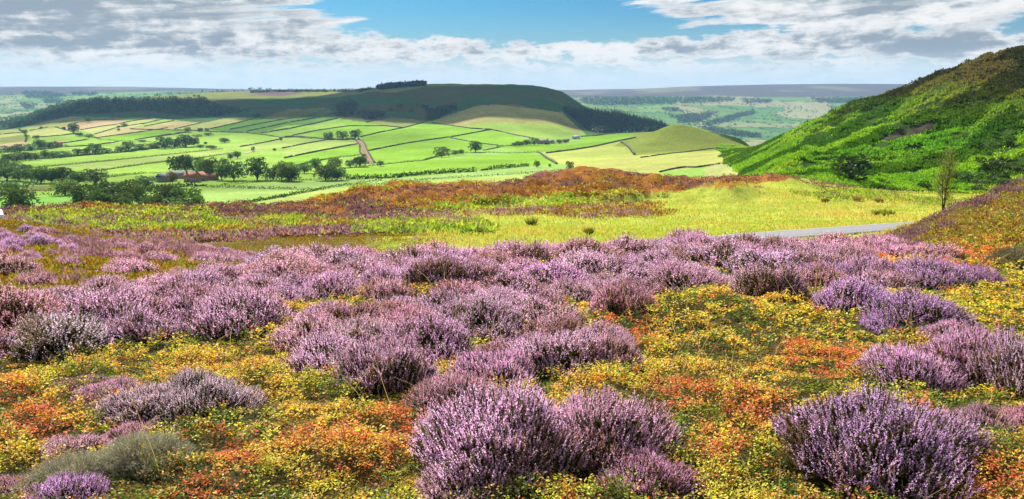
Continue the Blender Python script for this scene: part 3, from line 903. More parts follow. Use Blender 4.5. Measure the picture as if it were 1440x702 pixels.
def build_bushes():
    rng = np.random.default_rng(8)
    tint = {'lilac': 'lilac', 'violet': 'violet', 'pink': 'pink', 'pale': 'silvery', 'dusky': 'dusky', 'dark': 'dark'}
    for place, per, words in (('carpet', 16, 'the carpet'), ('slope', 11, 'the brown bank')):
        L = sorted([b for b in BUSHES if b['place'] == place], key=lambda b: b['p'][1])
        for r in range(0, len(L), per):
            row = sorted(L[r:r + per], key=lambda b: b['p'][0] / b['p'][1])
            ri = r // per
            for i, b in enumerate(row):
                size = 'small' if b['d'] < 0.78 else ('broad' if b['d'] > 1.0 else 'rounded')
                rw = ROWW[ri] + ' row' if ri else 'front row'
                b['label'] = '%s %s heather bush, %s from the left in the %s of %s' % (size, tint[b['hue']], ordw(i), rw, words)
    for b in sorted(BUSHES, key=lambda b: b['p'][1]):
        y = b['p'][1]
        lod = 'near' if y < 6.2 else ('mid' if y < 11.5 else 'far')
        fm, sm = BUSH[lod][rng.integers(len(BUSH[lod]))]
        o = empty('heather_bush', tuple(b['p'] - np.array([0, 0, 0.03])), rng.uniform(0, 2 * math.pi))
        d = b['d']
        o.scale = (d * rng.uniform(0.95, 1.05), d * rng.uniform(0.95, 1.05), d * b['hs'])
        tag(o, b['label'], 'heather bush', 'heather bushes flowering on the moor')
        f = obj('flower_spikes', fm, o)
        hc = np.array(HUES[b['hue']]) * rng.uniform(0.86, 1.14) * (1 + rng.normal(0, 0.03, 3))
        f.color = (*hc, 1)
        obj('shoots', sm, o)
    for i, (u, v, w, lab, hs) in enumerate(DEADS):
        p = hit([u], [v], 1.5, 60)[0]
        d = w / FPX * (p[1] * CP - p[2] * SP)
        o = obj('dead_heather', DEAD[i % 2])
        o.location = tuple(p); o.scale = (d, d, d * hs); o.rotation_euler = (0, 0, i * 1.7)
        o.color = (1, 1, 1, 1) if i < 3 else (0.6, 0.55, 0.45, 1)
        tag(o, lab, 'dead heather', 'dead heather clumps')
build_bushes()

# ------------------------------------------------------------------ bilberry carpet
def bush_cover(x, y):
    """how deep a point lies under a heather bush (1 = middle)"""
    m = np.zeros(len(x))
    for b in BUSHES:
        r2 = ((x - b['p'][0]) ** 2 + (y - b['p'][1]) ** 2) / (b['d'] * 0.5) ** 2
        m = np.maximum(m, 1 - r2)
    return m

RED = [(500, 640, 75), (560, 600, 50), (430, 620, 45), (1180, 515, 50), (1120, 500, 40), (60, 600, 60), (1020, 640, 50), (640, 700, 40), (1340, 380, 60), (1380, 335, 60), (1240, 365, 30), (960, 560, 50), (330, 640, 50), (20, 560, 40), (1060, 580, 60), (1400, 700, 60), (1300, 600, 40), (880, 470, 50), (300, 690, 50)]
def bilberry():
    rng = np.random.default_rng(21)
    parts = []
    for (y0, y1, dens, nl, ll, lw) in ((0.2, 4.2, 760, 15, 0.0165, 0.0100), (4.2, 7.0, 520, 13, 0.020, 0.0125), (7.0, 12.0, 270, 11, 0.029, 0.019), (12.0, 20.0, 100, 9, 0.050, 0.032)):
        area = 0.78 * (y1 ** 2 - y0 ** 2) + 6.4 * (y1 - y0)
        n = int(area * dens)
        yq = np.linspace(y0, y1, 200); cq = 0.78 * (yq ** 2 - y0 ** 2) + 6.4 * (yq - y0)
        y = np.interp(rng.uniform(0, cq[-1], n), cq, yq); x = rng.uniform(-1, 1, n) * (0.78 * y + 3.2)
        edge = np.abs(x) > 0.74 * y + 0.3
        ok = ~(edge & (rng.random(n) < 0.45)) & (bush_cover(x, y) < 0.25)
        x, y = x[ok], y[ok]; n = len(x)
        ok = bush_cover(x, y) < 0.25
        x, y = x[ok], y[ok]
        z = H(x, y)
        u, v = project(x, y, z)
        ok = ~((y > 12) & inpoly(u, v, SLOPE))
        x, y, z, u, v = x[ok], y[ok], z[ok], u[ok], v[ok]
        n = len(x)
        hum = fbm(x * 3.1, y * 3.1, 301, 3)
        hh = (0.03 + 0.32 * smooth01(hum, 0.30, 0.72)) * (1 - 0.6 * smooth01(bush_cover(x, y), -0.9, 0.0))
        # colour of the sprig
        pa = fbm(x * 1.1, y * 1.1, 311, 4); pb = fbm(x * 3.2, y * 3.2, 321, 3)
        red = np.zeros(n)
        for (ru, rv, rr) in RED:
            red = np.maximum(red, np.exp(-(((u - ru) / rr) ** 2 + ((v - rv) / (rr * 0.62)) ** 2)))
        gold = np.array([0.82, 0.60, 0.10]); green = np.array([0.27, 0.37, 0.04]); orange = np.array([0.88, 0.50, 0.12]); crim = np.array([0.72, 0.22, 0.09]); lime = np.array([0.72, 0.72, 0.08]); dk = np.array([0.09, 0.14, 0.025]); rust = np.array([0.36, 0.17, 0.06])
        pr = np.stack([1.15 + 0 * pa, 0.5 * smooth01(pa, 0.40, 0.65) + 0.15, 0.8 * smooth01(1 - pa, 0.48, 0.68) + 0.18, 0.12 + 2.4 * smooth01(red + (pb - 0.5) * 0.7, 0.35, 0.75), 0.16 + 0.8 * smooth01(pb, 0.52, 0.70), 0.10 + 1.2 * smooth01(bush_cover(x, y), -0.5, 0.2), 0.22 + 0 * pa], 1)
        cum = np.cumsum(pr / pr.sum(1, keepdims=True), 1)
        jz = np.clip(0.52 * rng.random(n) + 0.48 * np.clip((fbm(x * 4.2, y * 4.2, 331, 3) - 0.5) * 2.1 + 0.5, 0, 1), 0, 0.999)
        pick = (jz[:, None] > cum).sum(1).clip(0, 6)
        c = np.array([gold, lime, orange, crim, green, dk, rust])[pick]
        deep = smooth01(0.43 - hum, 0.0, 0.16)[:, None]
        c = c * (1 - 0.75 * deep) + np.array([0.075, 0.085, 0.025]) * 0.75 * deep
        lean = unit(np.stack([rng.normal(0, 0.3, n), rng.normal(0, 0.3, n), np.ones(n)], 1))
        P = np.stack([x, y, z], 1)
        tip = hh * rng.uniform(0.75, 1.25, n)
        # leaves along the upper part of the sprig
        k = rng.uniform(0.25, 1.0, (n, nl)) ** 0.7
        q = (P[:, None] + lean[:, None] * (tip[:, None] * k)[..., None]).reshape(-1, 3)
        m = n * nl
        az = rng.uniform(0, 2 * math.pi, m)
        q = q + np.stack([np.cos(az), np.sin(az), np.zeros(m)], 1) * rng.uniform(0, 0.035, (m, 1))
        D = np.stack([np.cos(az), np.sin(az), rng.uniform(-0.3, 0.9, m)], 1)
        Nn = np.stack([rng.normal(0, 0.5, m), rng.normal(0, 0.5, m), np.ones(m)], 1)
        cc = np.repeat(c, nl, 0) * rng.uniform(0.6, 1.4, (m, 1)) * (1 + rng.normal(0, 0.08, (m, 3)))
        s = rng.uniform(0.7, 1.3, m)
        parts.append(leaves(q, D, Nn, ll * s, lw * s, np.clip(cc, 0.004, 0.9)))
        side = unit(np.cross(lean, rng.normal(0, 1, lean.shape)))
        parts.append(strips(P, P + lean * tip[:, None], side, np.full(n, 0.0022), np.full(n, 0.0012), np.array([0.10, 0.06, 0.02])))
    V, F_, c = join(parts)
    tag(obj('bilberry_cover', mesh_np('bilberry_cover', V, F_, c, M_BILB)), 'yellow, orange and red bilberry leaves covering the ground between heather bushes', 'bilberry', kind='stuff')
    return len(F_)
print('bilberry faces', bilberry())

def dry_stalks():
    """pale bent grass stalks standing in the heather"""
    rng = np.random.default_rng(71)
    parts = []
    n = 800
    y = np.sqrt(rng.uniform(3.2 ** 2, 15 ** 2, n)); x = rng.uniform(-0.68, 0.68, n) * y
    keep = (fbm(x * 0.5, y * 0.5, 501, 2) > 0.47)
    x, y = x[keep], y[keep]; n = len(x)
    z = H(x, y)
    P = np.stack([x, y, z], 1)
    L = rng.uniform(0.3, 0.62, n)
    d = unit(np.stack([rng.normal(0, 0.5, n), rng.normal(0, 0.5, n), np.ones(n)], 1))
    prev = P
    tone = np.array([0.46, 0.36, 0.20]) * rng.uniform(0.7, 1.2, (n, 1))
    for i in range(4):
        nxt = prev + d * (L / 4)[:, None]
        side = unit(np.cross(d, np.array([0.2, 1.0, 0.1])))
        w = 0.0021 * (1 - i * 0.2)
        parts.append(strips(prev, nxt, side, np.full(n, w) * np.maximum(1, y / 6), np.full(n, w * 0.8) * np.maximum(1, y / 6), tone))
        d = unit(d + np.stack([rng.normal(0, 0.18, n), rng.normal(0, 0.18, n), np.full(n, -0.12)], 1))
        prev = nxt
    V, F_, c = join(parts)
    tag(obj('dry_grass', mesh_np('dry_grass', V, F_, c, M_GRASS)), 'thin pale dry grass stalks poking out of the heather', 'grass', kind='stuff')
dry_stalks()
# ------------------------------------------------------------------ plants of the middle distance
PURP = [[(290, 297), (470, 286), (560, 293), (650, 300), (640, 308), (520, 312), (430, 305), (300, 306)], [(335, 332), (470, 316), (565, 338), (545, 350), (420, 360), (335, 356)], [(100, 313), (200, 306), (230, 312), (160, 322)],
        [(500, 272), (560, 262), (640, 262), (690, 264), (680, 272), (560, 277)], [(700, 256), (760, 246), (830, 243), (870, 248), (790, 258), (720, 268)], [(960, 252), (1060, 245), (1115, 243), (1110, 251), (1000, 258)], [(1115, 247), (1180, 258), (1240, 268), (1160, 266)], [(600, 268), (760, 262), (700, 276)], [(870, 262), (990, 258), (960, 270)],
        [(640, 300), (760, 292), (800, 298), (700, 306)]]
LIME = [[(20, 309), (60, 303), (290, 292), (310, 300), (330, 318), (230, 322), (150, 331), (60, 317)], [(340, 310), (430, 308), (410, 322), (350, 320)], [(490, 312), (640, 306), (690, 322), (600, 337), (510, 334)], [(560, 283), (740, 275), (900, 270), (940, 280), (700, 292), (600, 292)], [(1120, 268), (1200, 266), (1330, 278), (1380, 284), (1300, 290), (1150, 282)]]
ORNG = [[(540, 292), (600, 272), (700, 262), (830, 243), (960, 252), (985, 262), (850, 277), (700, 284), (600, 291)], [(640, 302), (760, 288), (850, 283), (930, 293), (900, 305), (800, 307), (740, 302)]]
HOLLOW = [(225, 338), (250, 329), (350, 327), (345, 346), (280, 348)]

def in_any(u, v, polys):
    m = np.zeros(len(u), bool)
    for p in polys:
        m |= inpoly(u, v, p)
    return m

def tufts(P, nb, rad, L, Wd, rise, cols, rng, jit=0.25, low=None):
    """plants as sprays of diamond leaves: per plant nb leaves on a dome of radius rad"""
    n = len(P)
    ph = rng.uniform(0, 2 * math.pi, (n, nb)); ce = rng.uniform(0.05, 1, (n, nb))
    se = np.sqrt(1 - ce ** 2)
    d = np.stack([np.cos(ph) * se, np.sin(ph) * se, ce], -1)
    rad = np.asarray(rad).reshape(-1, 1, 1)
    L = np.asarray(L).reshape(-1, 1) * rng.uniform(0.7, 1.3, (n, nb)); Wd = np.asarray(Wd).reshape(-1, 1) * rng.uniform(0.7, 1.3, (n, nb))
    q = P[:, None] + d * rad * np.array([1, 1, 0.75])
    D = d * np.array([1, 1, 0.5]) + np.array([0, 0, 1.0]) * rise + rng.normal(0, jit, (n, nb, 3))
    Nn = rng.normal(0, 0.6, (n, nb, 3)) + np.array([0, 0, 1.0])
    c = cols[:, None] * rng.uniform(0.65, 1.35, (n, nb, 1)) * (1 + rng.normal(0, 0.06, (n, nb, 3)))
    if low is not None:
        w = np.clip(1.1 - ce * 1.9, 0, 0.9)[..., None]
        c = c * (1 - w) + np.asarray(low) * w  # heather bases: brown-green stems, with shade at the foot put into the colour
    return leaves(q.reshape(-1, 3), D.reshape(-1, 3), Nn.reshape(-1, 3), L.ravel(), Wd.ravel(), np.clip(c, 0.003, 0.9).reshape(-1, 3))

HEATH_C = np.array([0.50, 0.27, 0.42]); BRK_C = np.array([0.34, 0.42, 0.07]); DEADB_C = np.array([0.38, 0.19, 0.05]); OLIVE_C = np.array([0.27, 0.20, 0.035])

def middle_distance():
    rng = np.random.default_rng(41)
    heath, brack, dead = [], [], []
    for (y0, y1, n, el) in ((10.3, 46, 52000, 0.075), (46, 190, 105000, 0.26)):
        y = np.exp(rng.uniform(math.log(y0), math.log(y1), n)); t = rng.uniform(-0.9, 0.9, n)
        x = t * y; z = H(x, y); u, v = project(x, y, z)
        nl = fbm(x * 0.09, y * 0.09, 111, 4); nz = fbm(x * 0.4, y * 0.4, 101, 4); nk = fbm(x * 0.8, y * 0.8, 131, 3)
        P = np.stack([x, y, z], 1)
        ju = u + rng.normal(0, 6, n) + (fbm(x * 0.12, y * 0.12, 801, 4) - 0.5) * 90; jv = v + rng.normal(0, 1.2, n) + (fbm(x * 0.12, y * 0.12, 811, 4) - 0.5) * 16
        purp, lime, orng = in_any(ju, jv, PURP), in_any(ju, jv, LIME), in_any(ju, jv, ORNG)
        hol = inpoly(ju, jv, HOLLOW) & (y > 34) & (y < 60)
        if y0 < 20:
            slope = (t < -0.08) & (y > 10.3) & inpoly(u, v, SLOPE + []) | (t < -0.08) & (y > 18) & ~hol
            bank = (t > 0.42) & (y > 16) & (y < 40)
            near_ok = slope | bank
            ph = np.where(bank, smooth01(nk + (nl - 0.5) * 0.3, 0.64, 0.74), smooth01(nk + (nl - 0.5) * 0.8, 0.72, 0.82))
            ish = near_ok & (rng.random(n) < ph)
            iso = near_ok & ~ish
            hcol = np.tile(HEATH_C * 0.9, (ish.sum(), 1)) * np.where(bank[ish], 0.75, 1.0)[:, None] * rng.uniform(0.55, 1.15, (ish.sum(), 1))
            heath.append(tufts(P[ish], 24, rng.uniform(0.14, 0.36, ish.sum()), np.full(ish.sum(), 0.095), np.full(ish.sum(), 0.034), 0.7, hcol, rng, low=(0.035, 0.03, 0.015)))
            q = np.where(iso)[0]
            mixo = rng.random(len(q))[:, None]
            co = np.where(mixo < 0.40, OLIVE_C, np.where(mixo < 0.72, np.array([0.30, 0.14, 0.035]), np.array([0.24, 0.25, 0.03])))
            bk = (t[q] > 0.4)[:, None]
            pick = rng.random(len(q))[:, None]
            co = np.where(bk, np.where(pick < 0.22, np.array([0.38, 0.19, 0.06]), np.where(pick < 0.52, np.array([0.42, 0.38, 0.07]), np.where(pick < 0.74, np.array([0.20, 0.27, 0.05]), np.array([0.22, 0.09, 0.04])))), co)
            dead.append(tufts(P[q], 10, np.full(len(q), 0.13), np.full(len(q), 0.07), np.full(len(q), 0.045), 0.5, co, rng))
        else:
            mead = smooth01(u + (nl - 0.5) * 140 + (v - 300) * 1.5, 560, 640) > rng.random(n)
            notroad = v < 600
            left = (t < 0.08)
            # heather
            ph = np.where(purp, 0.75, np.where(lime, 0.04 + 0.6 * smooth01(fbm(x * 0.2, y * 0.2, 821, 4), 0.52, 0.60), np.where(orng, 0.10 + 0.55 * smooth01(fbm(x * 0.25, y * 0.25, 841, 4), 0.50, 0.60), np.where(left & ~mead, smooth01(nl, 0.38, 0.50) * 0.8, 0.0))))
            ish = (rng.random(n) < ph)
            isb = ~ish & (rng.random(n) < np.where(lime, 0.85, np.where(orng | purp, 0.05, np.where(left & ~mead, 0.22, 0.0))))
            iso = ~ish & ~isb & (rng.random(n) < np.where(orng, 0.85, np.where(purp, 0.5, np.where(left & ~mead, 0.75, 0.0))))
            dk = rng.random(ish.sum()) < np.where(y[ish] > 88, 0.42, 0.3)
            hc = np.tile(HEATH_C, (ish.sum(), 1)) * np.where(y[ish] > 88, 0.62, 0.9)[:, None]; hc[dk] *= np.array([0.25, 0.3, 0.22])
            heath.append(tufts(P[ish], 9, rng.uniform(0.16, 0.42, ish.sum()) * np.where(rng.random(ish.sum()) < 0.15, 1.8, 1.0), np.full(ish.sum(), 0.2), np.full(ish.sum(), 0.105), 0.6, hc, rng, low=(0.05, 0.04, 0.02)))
            q = np.where(isb)[0]
            bc = BRK_C * (1 + (nz[q, None] - 0.5) * np.array([0.9, 0.3, 0.6]))
            brack.append(tufts(P[q], 8, np.full(len(q), 0.22), np.full(len(q), 0.42), np.full(len(q), 0.17), 0.15, bc, rng, 0.4))
            q = np.where(iso)[0]
            pick = rng.random(len(q))[:, None]
            dc = np.where(pick < 0.45, DEADB_C, np.where(pick < 0.8, np.array([0.24, 0.11, 0.04]), np.array([0.40, 0.32, 0.05])))
            dead.append(tufts(P[q], 8, np.full(len(q), 0.2), np.full(len(q), 0.34), np.full(len(q), 0.12), 0.4, dc, rng, 0.35))
    for nm, L, m, lab, cat in (('distant_heather', heath, M_STEM, 'purple heather spread over the brown banks and the ridge beyond the meadow', 'heather'),
                               ('bracken', brack, M_BRACK, 'bright yellow green bracken on the bench before the dale', 'bracken'),
                               ('withered_growth', dead, M_BRACK, 'rusty orange withered bracken and olive scrub on ridge and banks', 'withered growth')):
        V, F_, c = join(L)
        tag(obj(nm, mesh_np(nm, V, F_, c, m)), lab, cat, kind='stuff')
        print(nm, len(F_))
middle_distance()

ROAD = [(1310, 315.5), (1292, 318.5), (1250, 323), (1200, 327.5), (1150, 331), (1100, 334), (1020, 340), (940, 347)]
ROAD_PTS = None
def road_pts():
    P = hit([p[0] for p in ROAD], [p[1] for p in ROAD], 36, 70)
    P[:, 1] = np.array([55.5, 54.5, 52.5, 50.8, 49.3, 48.0, 45.5, 42.0])
    P[:, 0] = [pix_dir(*p)[0] * yy for p, yy in zip(ROAD, P[:, 1])]
    a = P[0] + (P[0] - P[1]) * np.array([2.0, 2.0, 0]); a2 = P[0] + (P[0] - P[1]) * np.array([9, 7.0, 0])
    b = P[-1] + np.array([-4, -6, 0]); b2 = P[-1] + np.array([-7, -14, 0])
    P = np.vstack([a2, a, P, b, b2])
    s = np.concatenate([[0], np.cumsum(np.linalg.norm(np.diff(P[:, :2], axis=0), axis=1))])
    q = np.linspace(0, s[-1], 160)
    x, y = np.interp(q, s, P[:, 0]), np.interp(q, s, P[:, 1])
    k = np.ones(21) / 21
    x = np.convolve(np.pad(x, 10, 'edge'), k, 'valid'); y = np.convolve(np.pad(y, 10, 'edge'), k, 'valid')
    return x, y

def build_road():
    x, y = road_pts()
    T = unit(np.stack([np.gradient(x), np.gradient(y)], 1)); Nn = np.stack([-T[:, 1], T[:, 0]], 1)
    offs = np.linspace(-1.2, 1.2, 9)
    zc = np.max([H(x + Nn[:, 0] * o, y + Nn[:, 1] * o) for o in offs], axis=0)
    k = np.ones(15) / 15
    zc = np.convolve(np.pad(zc, 7, 'edge'), k, 'valid') + 0.06
    V, c = [], []
    for o in offs:
        V.append(np.stack([x + Nn[:, 0] * o, y + Nn[:, 1] * o, zc + 0.05 * (1 - (o / 1.2) ** 2)], 1))
    V.insert(0, V[0] + np.array([0, 0, -0.5])); V.append(V[-1] + np.array([0, 0, -0.5]))
    V = np.array(V)
    nr, nc = V.shape[:2]
    i = np.arange(nr - 1)[:, None] * nc + np.arange(nc - 1)[None]
    Fq = np.stack([i, i + nc, i + nc + 1, i + 1], -1).reshape(-1, 4)
    w = np.array([0.9] + [1.0, 0.85, 1.1, 1.0, 1.12, 1.0, 1.1, 0.85] + [0.9])[:nr - 1]
    col = np.repeat(np.array([[0.215, 0.215, 0.22]]) * w[:, None], nc - 1, 0)
    m = principled('asphalt', attr=True, rough=0.7, var=0.22, vscale=5, bump=0.01, spec=0.4)
    tag(obj('road', mesh_np('road', V.reshape(-1, 3), Fq, col, m)), 'narrow grey asphalt lane crossing the meadow behind the heather', 'road', kind='structure')
    # grass verge tongues, tussocks
build_road()

def meadow_grass():
    rng = np.random.default_rng(61)
    n = 60000
    y = np.exp(rng.uniform(math.log(37), math.log(150), n)); t = rng.uniform(-0.12, 0.85, n)
    x = t * y; z = H(x, y); u, v = project(x, y, z)
    rx, ry = road_pts()
    o = np.argsort(rx)
    onroad = np.abs(y - np.interp(x, rx[o], ry[o])) < 1.5
    nl = fbm(x * 0.09, y * 0.09, 111, 4)
    ok = (smooth01(u + (nl - 0.5) * 140 + (v - 300) * 1.5, 560, 640) > 0.5) & ~onroad & ~in_any(u, v, ORNG[:1] + PURP[3:9] + LIME[3:4]) & (v > 255)
    x, y, z, nl = x[ok], y[ok], z[ok], nl[ok]
    n = len(x)
    P = np.stack([x, y, z], 1)
    c = np.array([0.37, 0.41, 0.075]) * np.ones((n, 1))
    w = (smooth01(nl + rng.normal(0, 0.10, n) + (fbm(x * 0.3, y * 0.3, 861, 3) - 0.5) * 0.5, 0.5, 0.66))[:, None]
    c = c * (1 - w) + np.array([0.50, 0.40, 0.13]) * w
    d = unit(np.stack([rng.normal(0, 0.35, n), rng.normal(0, 0.35, n), np.ones(n)], 1))
    L = rng.uniform(0.05, 0.13, n) * (1 + y / 60) * np.where(w[:, 0] > 0.6, 1.7, 1)
    V, F_, c = leaves(P, d, np.tile([0.1, 1.0, 0], (n, 1)), L, 0.035 * (1 + y / 60), c * rng.uniform(0.75, 1.2, (n, 1)))
    tag(obj('meadow_grass', mesh_np('meadow_grass', V, F_, c, M_GRASS)), 'short yellow green meadow grass around the lane', 'grass', kind='stuff')
meadow_grass()

TUSS = [(1248, 305, 20, 15, 'olive rush tussock beside the lane, nearest to the thin sapling'), (1232, 304, 14, 12, 'straw coloured tussock left of the olive one beside the lane'),
        (1160, 285, 12, 8, 'small dark tussock on the meadow below the hillside'), (1205, 283, 14, 9, 'brown tussock on the meadow edge under the bracken slope'),
        (1236, 285, 10, 9, 'small brown tussock right of the other brown one on the meadow edge'), (828, 331, 16, 14, 'dark green rush tussock at the meadow edge behind the heather'),
        (747, 316, 22, 14, 'green rush tussock where bracken meets the meadow'), (655, 326, 18, 12, 'olive rush tussock at the left end of the meadow')]
def build_tussocks():
    rng = np.random.default_rng(67)
    for i, (u, v, w, h, lab) in enumerate(TUSS):
        p = hit([u], [v], 36, 170)[0]
        s = p[1] / FPX
        n = 260
        ph = rng.uniform(0, 2 * math.pi, n); r = np.sqrt(rng.uniform(0, 1, n)) * w * s * 0.28
        B = np.stack([np.cos(ph) * r, np.sin(ph) * r, np.zeros(n)], 1)
        d = unit(np.stack([np.cos(ph) * r / (w * s * 0.28) * 0.6 + rng.normal(0, 0.15, n), np.sin(ph) * r / (w * s * 0.28) * 0.6 + rng.normal(0, 0.15, n), np.ones(n)], 1))
        base = np.array([0.22, 0.25, 0.05]) if ('green' in lab or 'olive' in lab) else np.array([0.32, 0.22, 0.08])
        if 'dark' in lab: base = base * 0.6
        V, F_, c = leaves(B, d, rng.normal(0, 1, (n, 3)), rng.uniform(0.4, 1.05, n) * h * s * 0.9, 0.05 * np.ones(n) * max(1, p[1] / 60), base * rng.uniform(0.6, 1.4, (n, 1)))
        base = base * 1.0
        o = obj('grass_tussock', mesh_np('grass_tussock', V, F_, c, M_GRASS))
        o.location = tuple(p)
        tag(o, lab, 'tussock', 'tussocks on the meadow')
build_tussocks()

# ------------------------------------------------------------------ bracken hillside on the right
SCAR = [(1232, 197), (1262, 184), (1300, 173), (1322, 171), (1312, 183), (1280, 194), (1250, 200), (1236, 200)]
def hillside():
    rng = np.random.default_rng(81)
    n = 250000
    y = np.exp(rng.uniform(math.log(160), math.log(780), n)); t = rng.uniform(0.25, 0.92, n)
    x = t * y; z = H(x, y); u, v = project(x, y, z)
    nl = fbm(x * 0.05, y * 0.05, 141, 3)
    ok = (u - (v - 235) * 0.9 + (nl - 0.5) * 26 > 1030) & ~inpoly(u, v, SCAR) & ((y > 172) | (v < 262)) & (fbm(x * 0.22, y * 0.22, 191, 3) + rng.normal(0, 0.06, n) > 0.44)
    x, y, z, u, v, nl = x[ok], y[ok], z[ok], u[ok], v[ok], nl[ok]
    n = len(x)
    streak = fbm((x * 0.8 + y * 0.5) * 0.018, (y * 0.8 - x * 0.5) * 0.075, 151, 4)
    g = np.array([0.22, 0.42, 0.032]) * np.ones((n, 1))
    g = g * (1 + (nl[:, None] - 0.5) * np.array([1.3, 0.6, 0.5]))
    w = smooth01(fbm(x * 0.03, y * 0.03, 171, 4), 0.5, 0.68)[:, None] * 0.5
    g = g * (1 - w) + np.array([0.40, 0.48, 0.05]) * w
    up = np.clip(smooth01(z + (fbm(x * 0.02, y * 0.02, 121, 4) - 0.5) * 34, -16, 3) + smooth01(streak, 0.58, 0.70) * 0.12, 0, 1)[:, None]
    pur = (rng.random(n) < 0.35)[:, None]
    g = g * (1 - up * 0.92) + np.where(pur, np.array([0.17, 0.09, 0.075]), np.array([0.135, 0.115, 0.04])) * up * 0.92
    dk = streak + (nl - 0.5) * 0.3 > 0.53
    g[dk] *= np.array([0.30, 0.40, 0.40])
    P = np.stack([x, y, z], 1)
    sz = 0.8 * np.minimum(1.12, (y / 300) ** 0.6) * np.where(dk, 1.25, 1.0)
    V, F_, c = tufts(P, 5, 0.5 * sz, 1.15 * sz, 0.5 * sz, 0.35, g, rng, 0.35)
    tag(obj('hillside_bracken', mesh_np('hillside_bracken', V, F_, c, M_BRACK)), 'green bracken covering the steep hillside at the right', 'bracken', kind='stuff')
    print('hill', len(F_))
hillside()

# ------------------------------------------------------------------ trees
def broadleaf(seed, lobes=11, per=85, leaf=0.085, squat=1.0, trunk=0.26):
    """tree one metre tall: (trunk mesh arrays, crown mesh arrays)"""
    rng = np.random.default_rng(seed)
    tr = [tube([(0, 0, -0.04), (0.004, 0, 0.12), (0.012, 0.006, trunk), (0.0, 0.01, 0.6)], [0.038, 0.028, 0.024, 0.008], 7, (0.09, 0.075, 0.055))]
    cr = []
    cz = (1 + trunk * 0.55) / 2
    hz = (1 - trunk * 0.55) / 2
    for i in range(lobes):
        a = i * 2.4 + rng.uniform(-0.5, 0.5)
        f = (i + 0.5) / lobes
        zc = cz + hz * 0.72 * (2 * f - 1) + rng.uniform(-0.05, 0.05)
        rr = max(0, 1 - abs((zc - cz) / hz) ** 3.0) ** 0.5 * 0.31 * squat * rng.uniform(0.75, 1.15)
        c = np.array([math.cos(a) * rr, math.sin(a) * rr, zc])
        r = rng.uniform(0.16, 0.25)
        tr.append(tube([(0.008, 0.004, trunk * 0.9), c * np.array([0.5, 0.5, 0.8]) + np.array([0, 0, 0.04]), c], [0.013, 0.008, 0.003], 4, (0.085, 0.07, 0.05)))
        d = unit(rng.normal(0, 1, (per, 3)))
        d[:, 2] = np.where(d[:, 2] < -0.5, -d[:, 2], d[:, 2])
        P = c + d * r * rng.uniform(0.55, 1.08, (per, 1)) * np.array([1.1, 1.1, 0.85])
        D = unit(d + rng.normal(0, 0.6, (per, 3)))
        tone = rng.uniform(0.75, 1.3) * rng.uniform(0.65, 1.35, (per, 1)) * np.array([1, 1, 1]) * (1 + rng.normal(0, 0.05, (per, 3)))
        cr.append(leaves(P, D, rng.normal(0, 1, (per, 3)), leaf * rng.uniform(0.7, 1.3, per), leaf * 0.75 * rng.uniform(0.7, 1.3, per), tone))
    return join(tr), join(cr)

TREE_SETS = []
for s in range(7):
    a, b = broadleaf(300 + s, lobes=13 + s % 4 * 2, squat=(0.9, 1.1, 1.2, 1.0, 1.25, 0.85, 1.1)[s], trunk=(0.16, 0.12, 0.1, 0.22, 0.08, 0.18, 0.1)[s])
    TREE_SETS.append((mesh_np('trunk', *a, M_BARK), mesh_np('crown', *b, M_TREE)))
BUSH_SETS = []
for s in range(3):
    a, b = broadleaf(330 + s, lobes=9, per=80, leaf=0.12, squat=1.25, trunk=0.04)
    BUSH_SETS.append((mesh_np('stem', *a, M_BARK), mesh_np('crown', *b, M_TREE)))

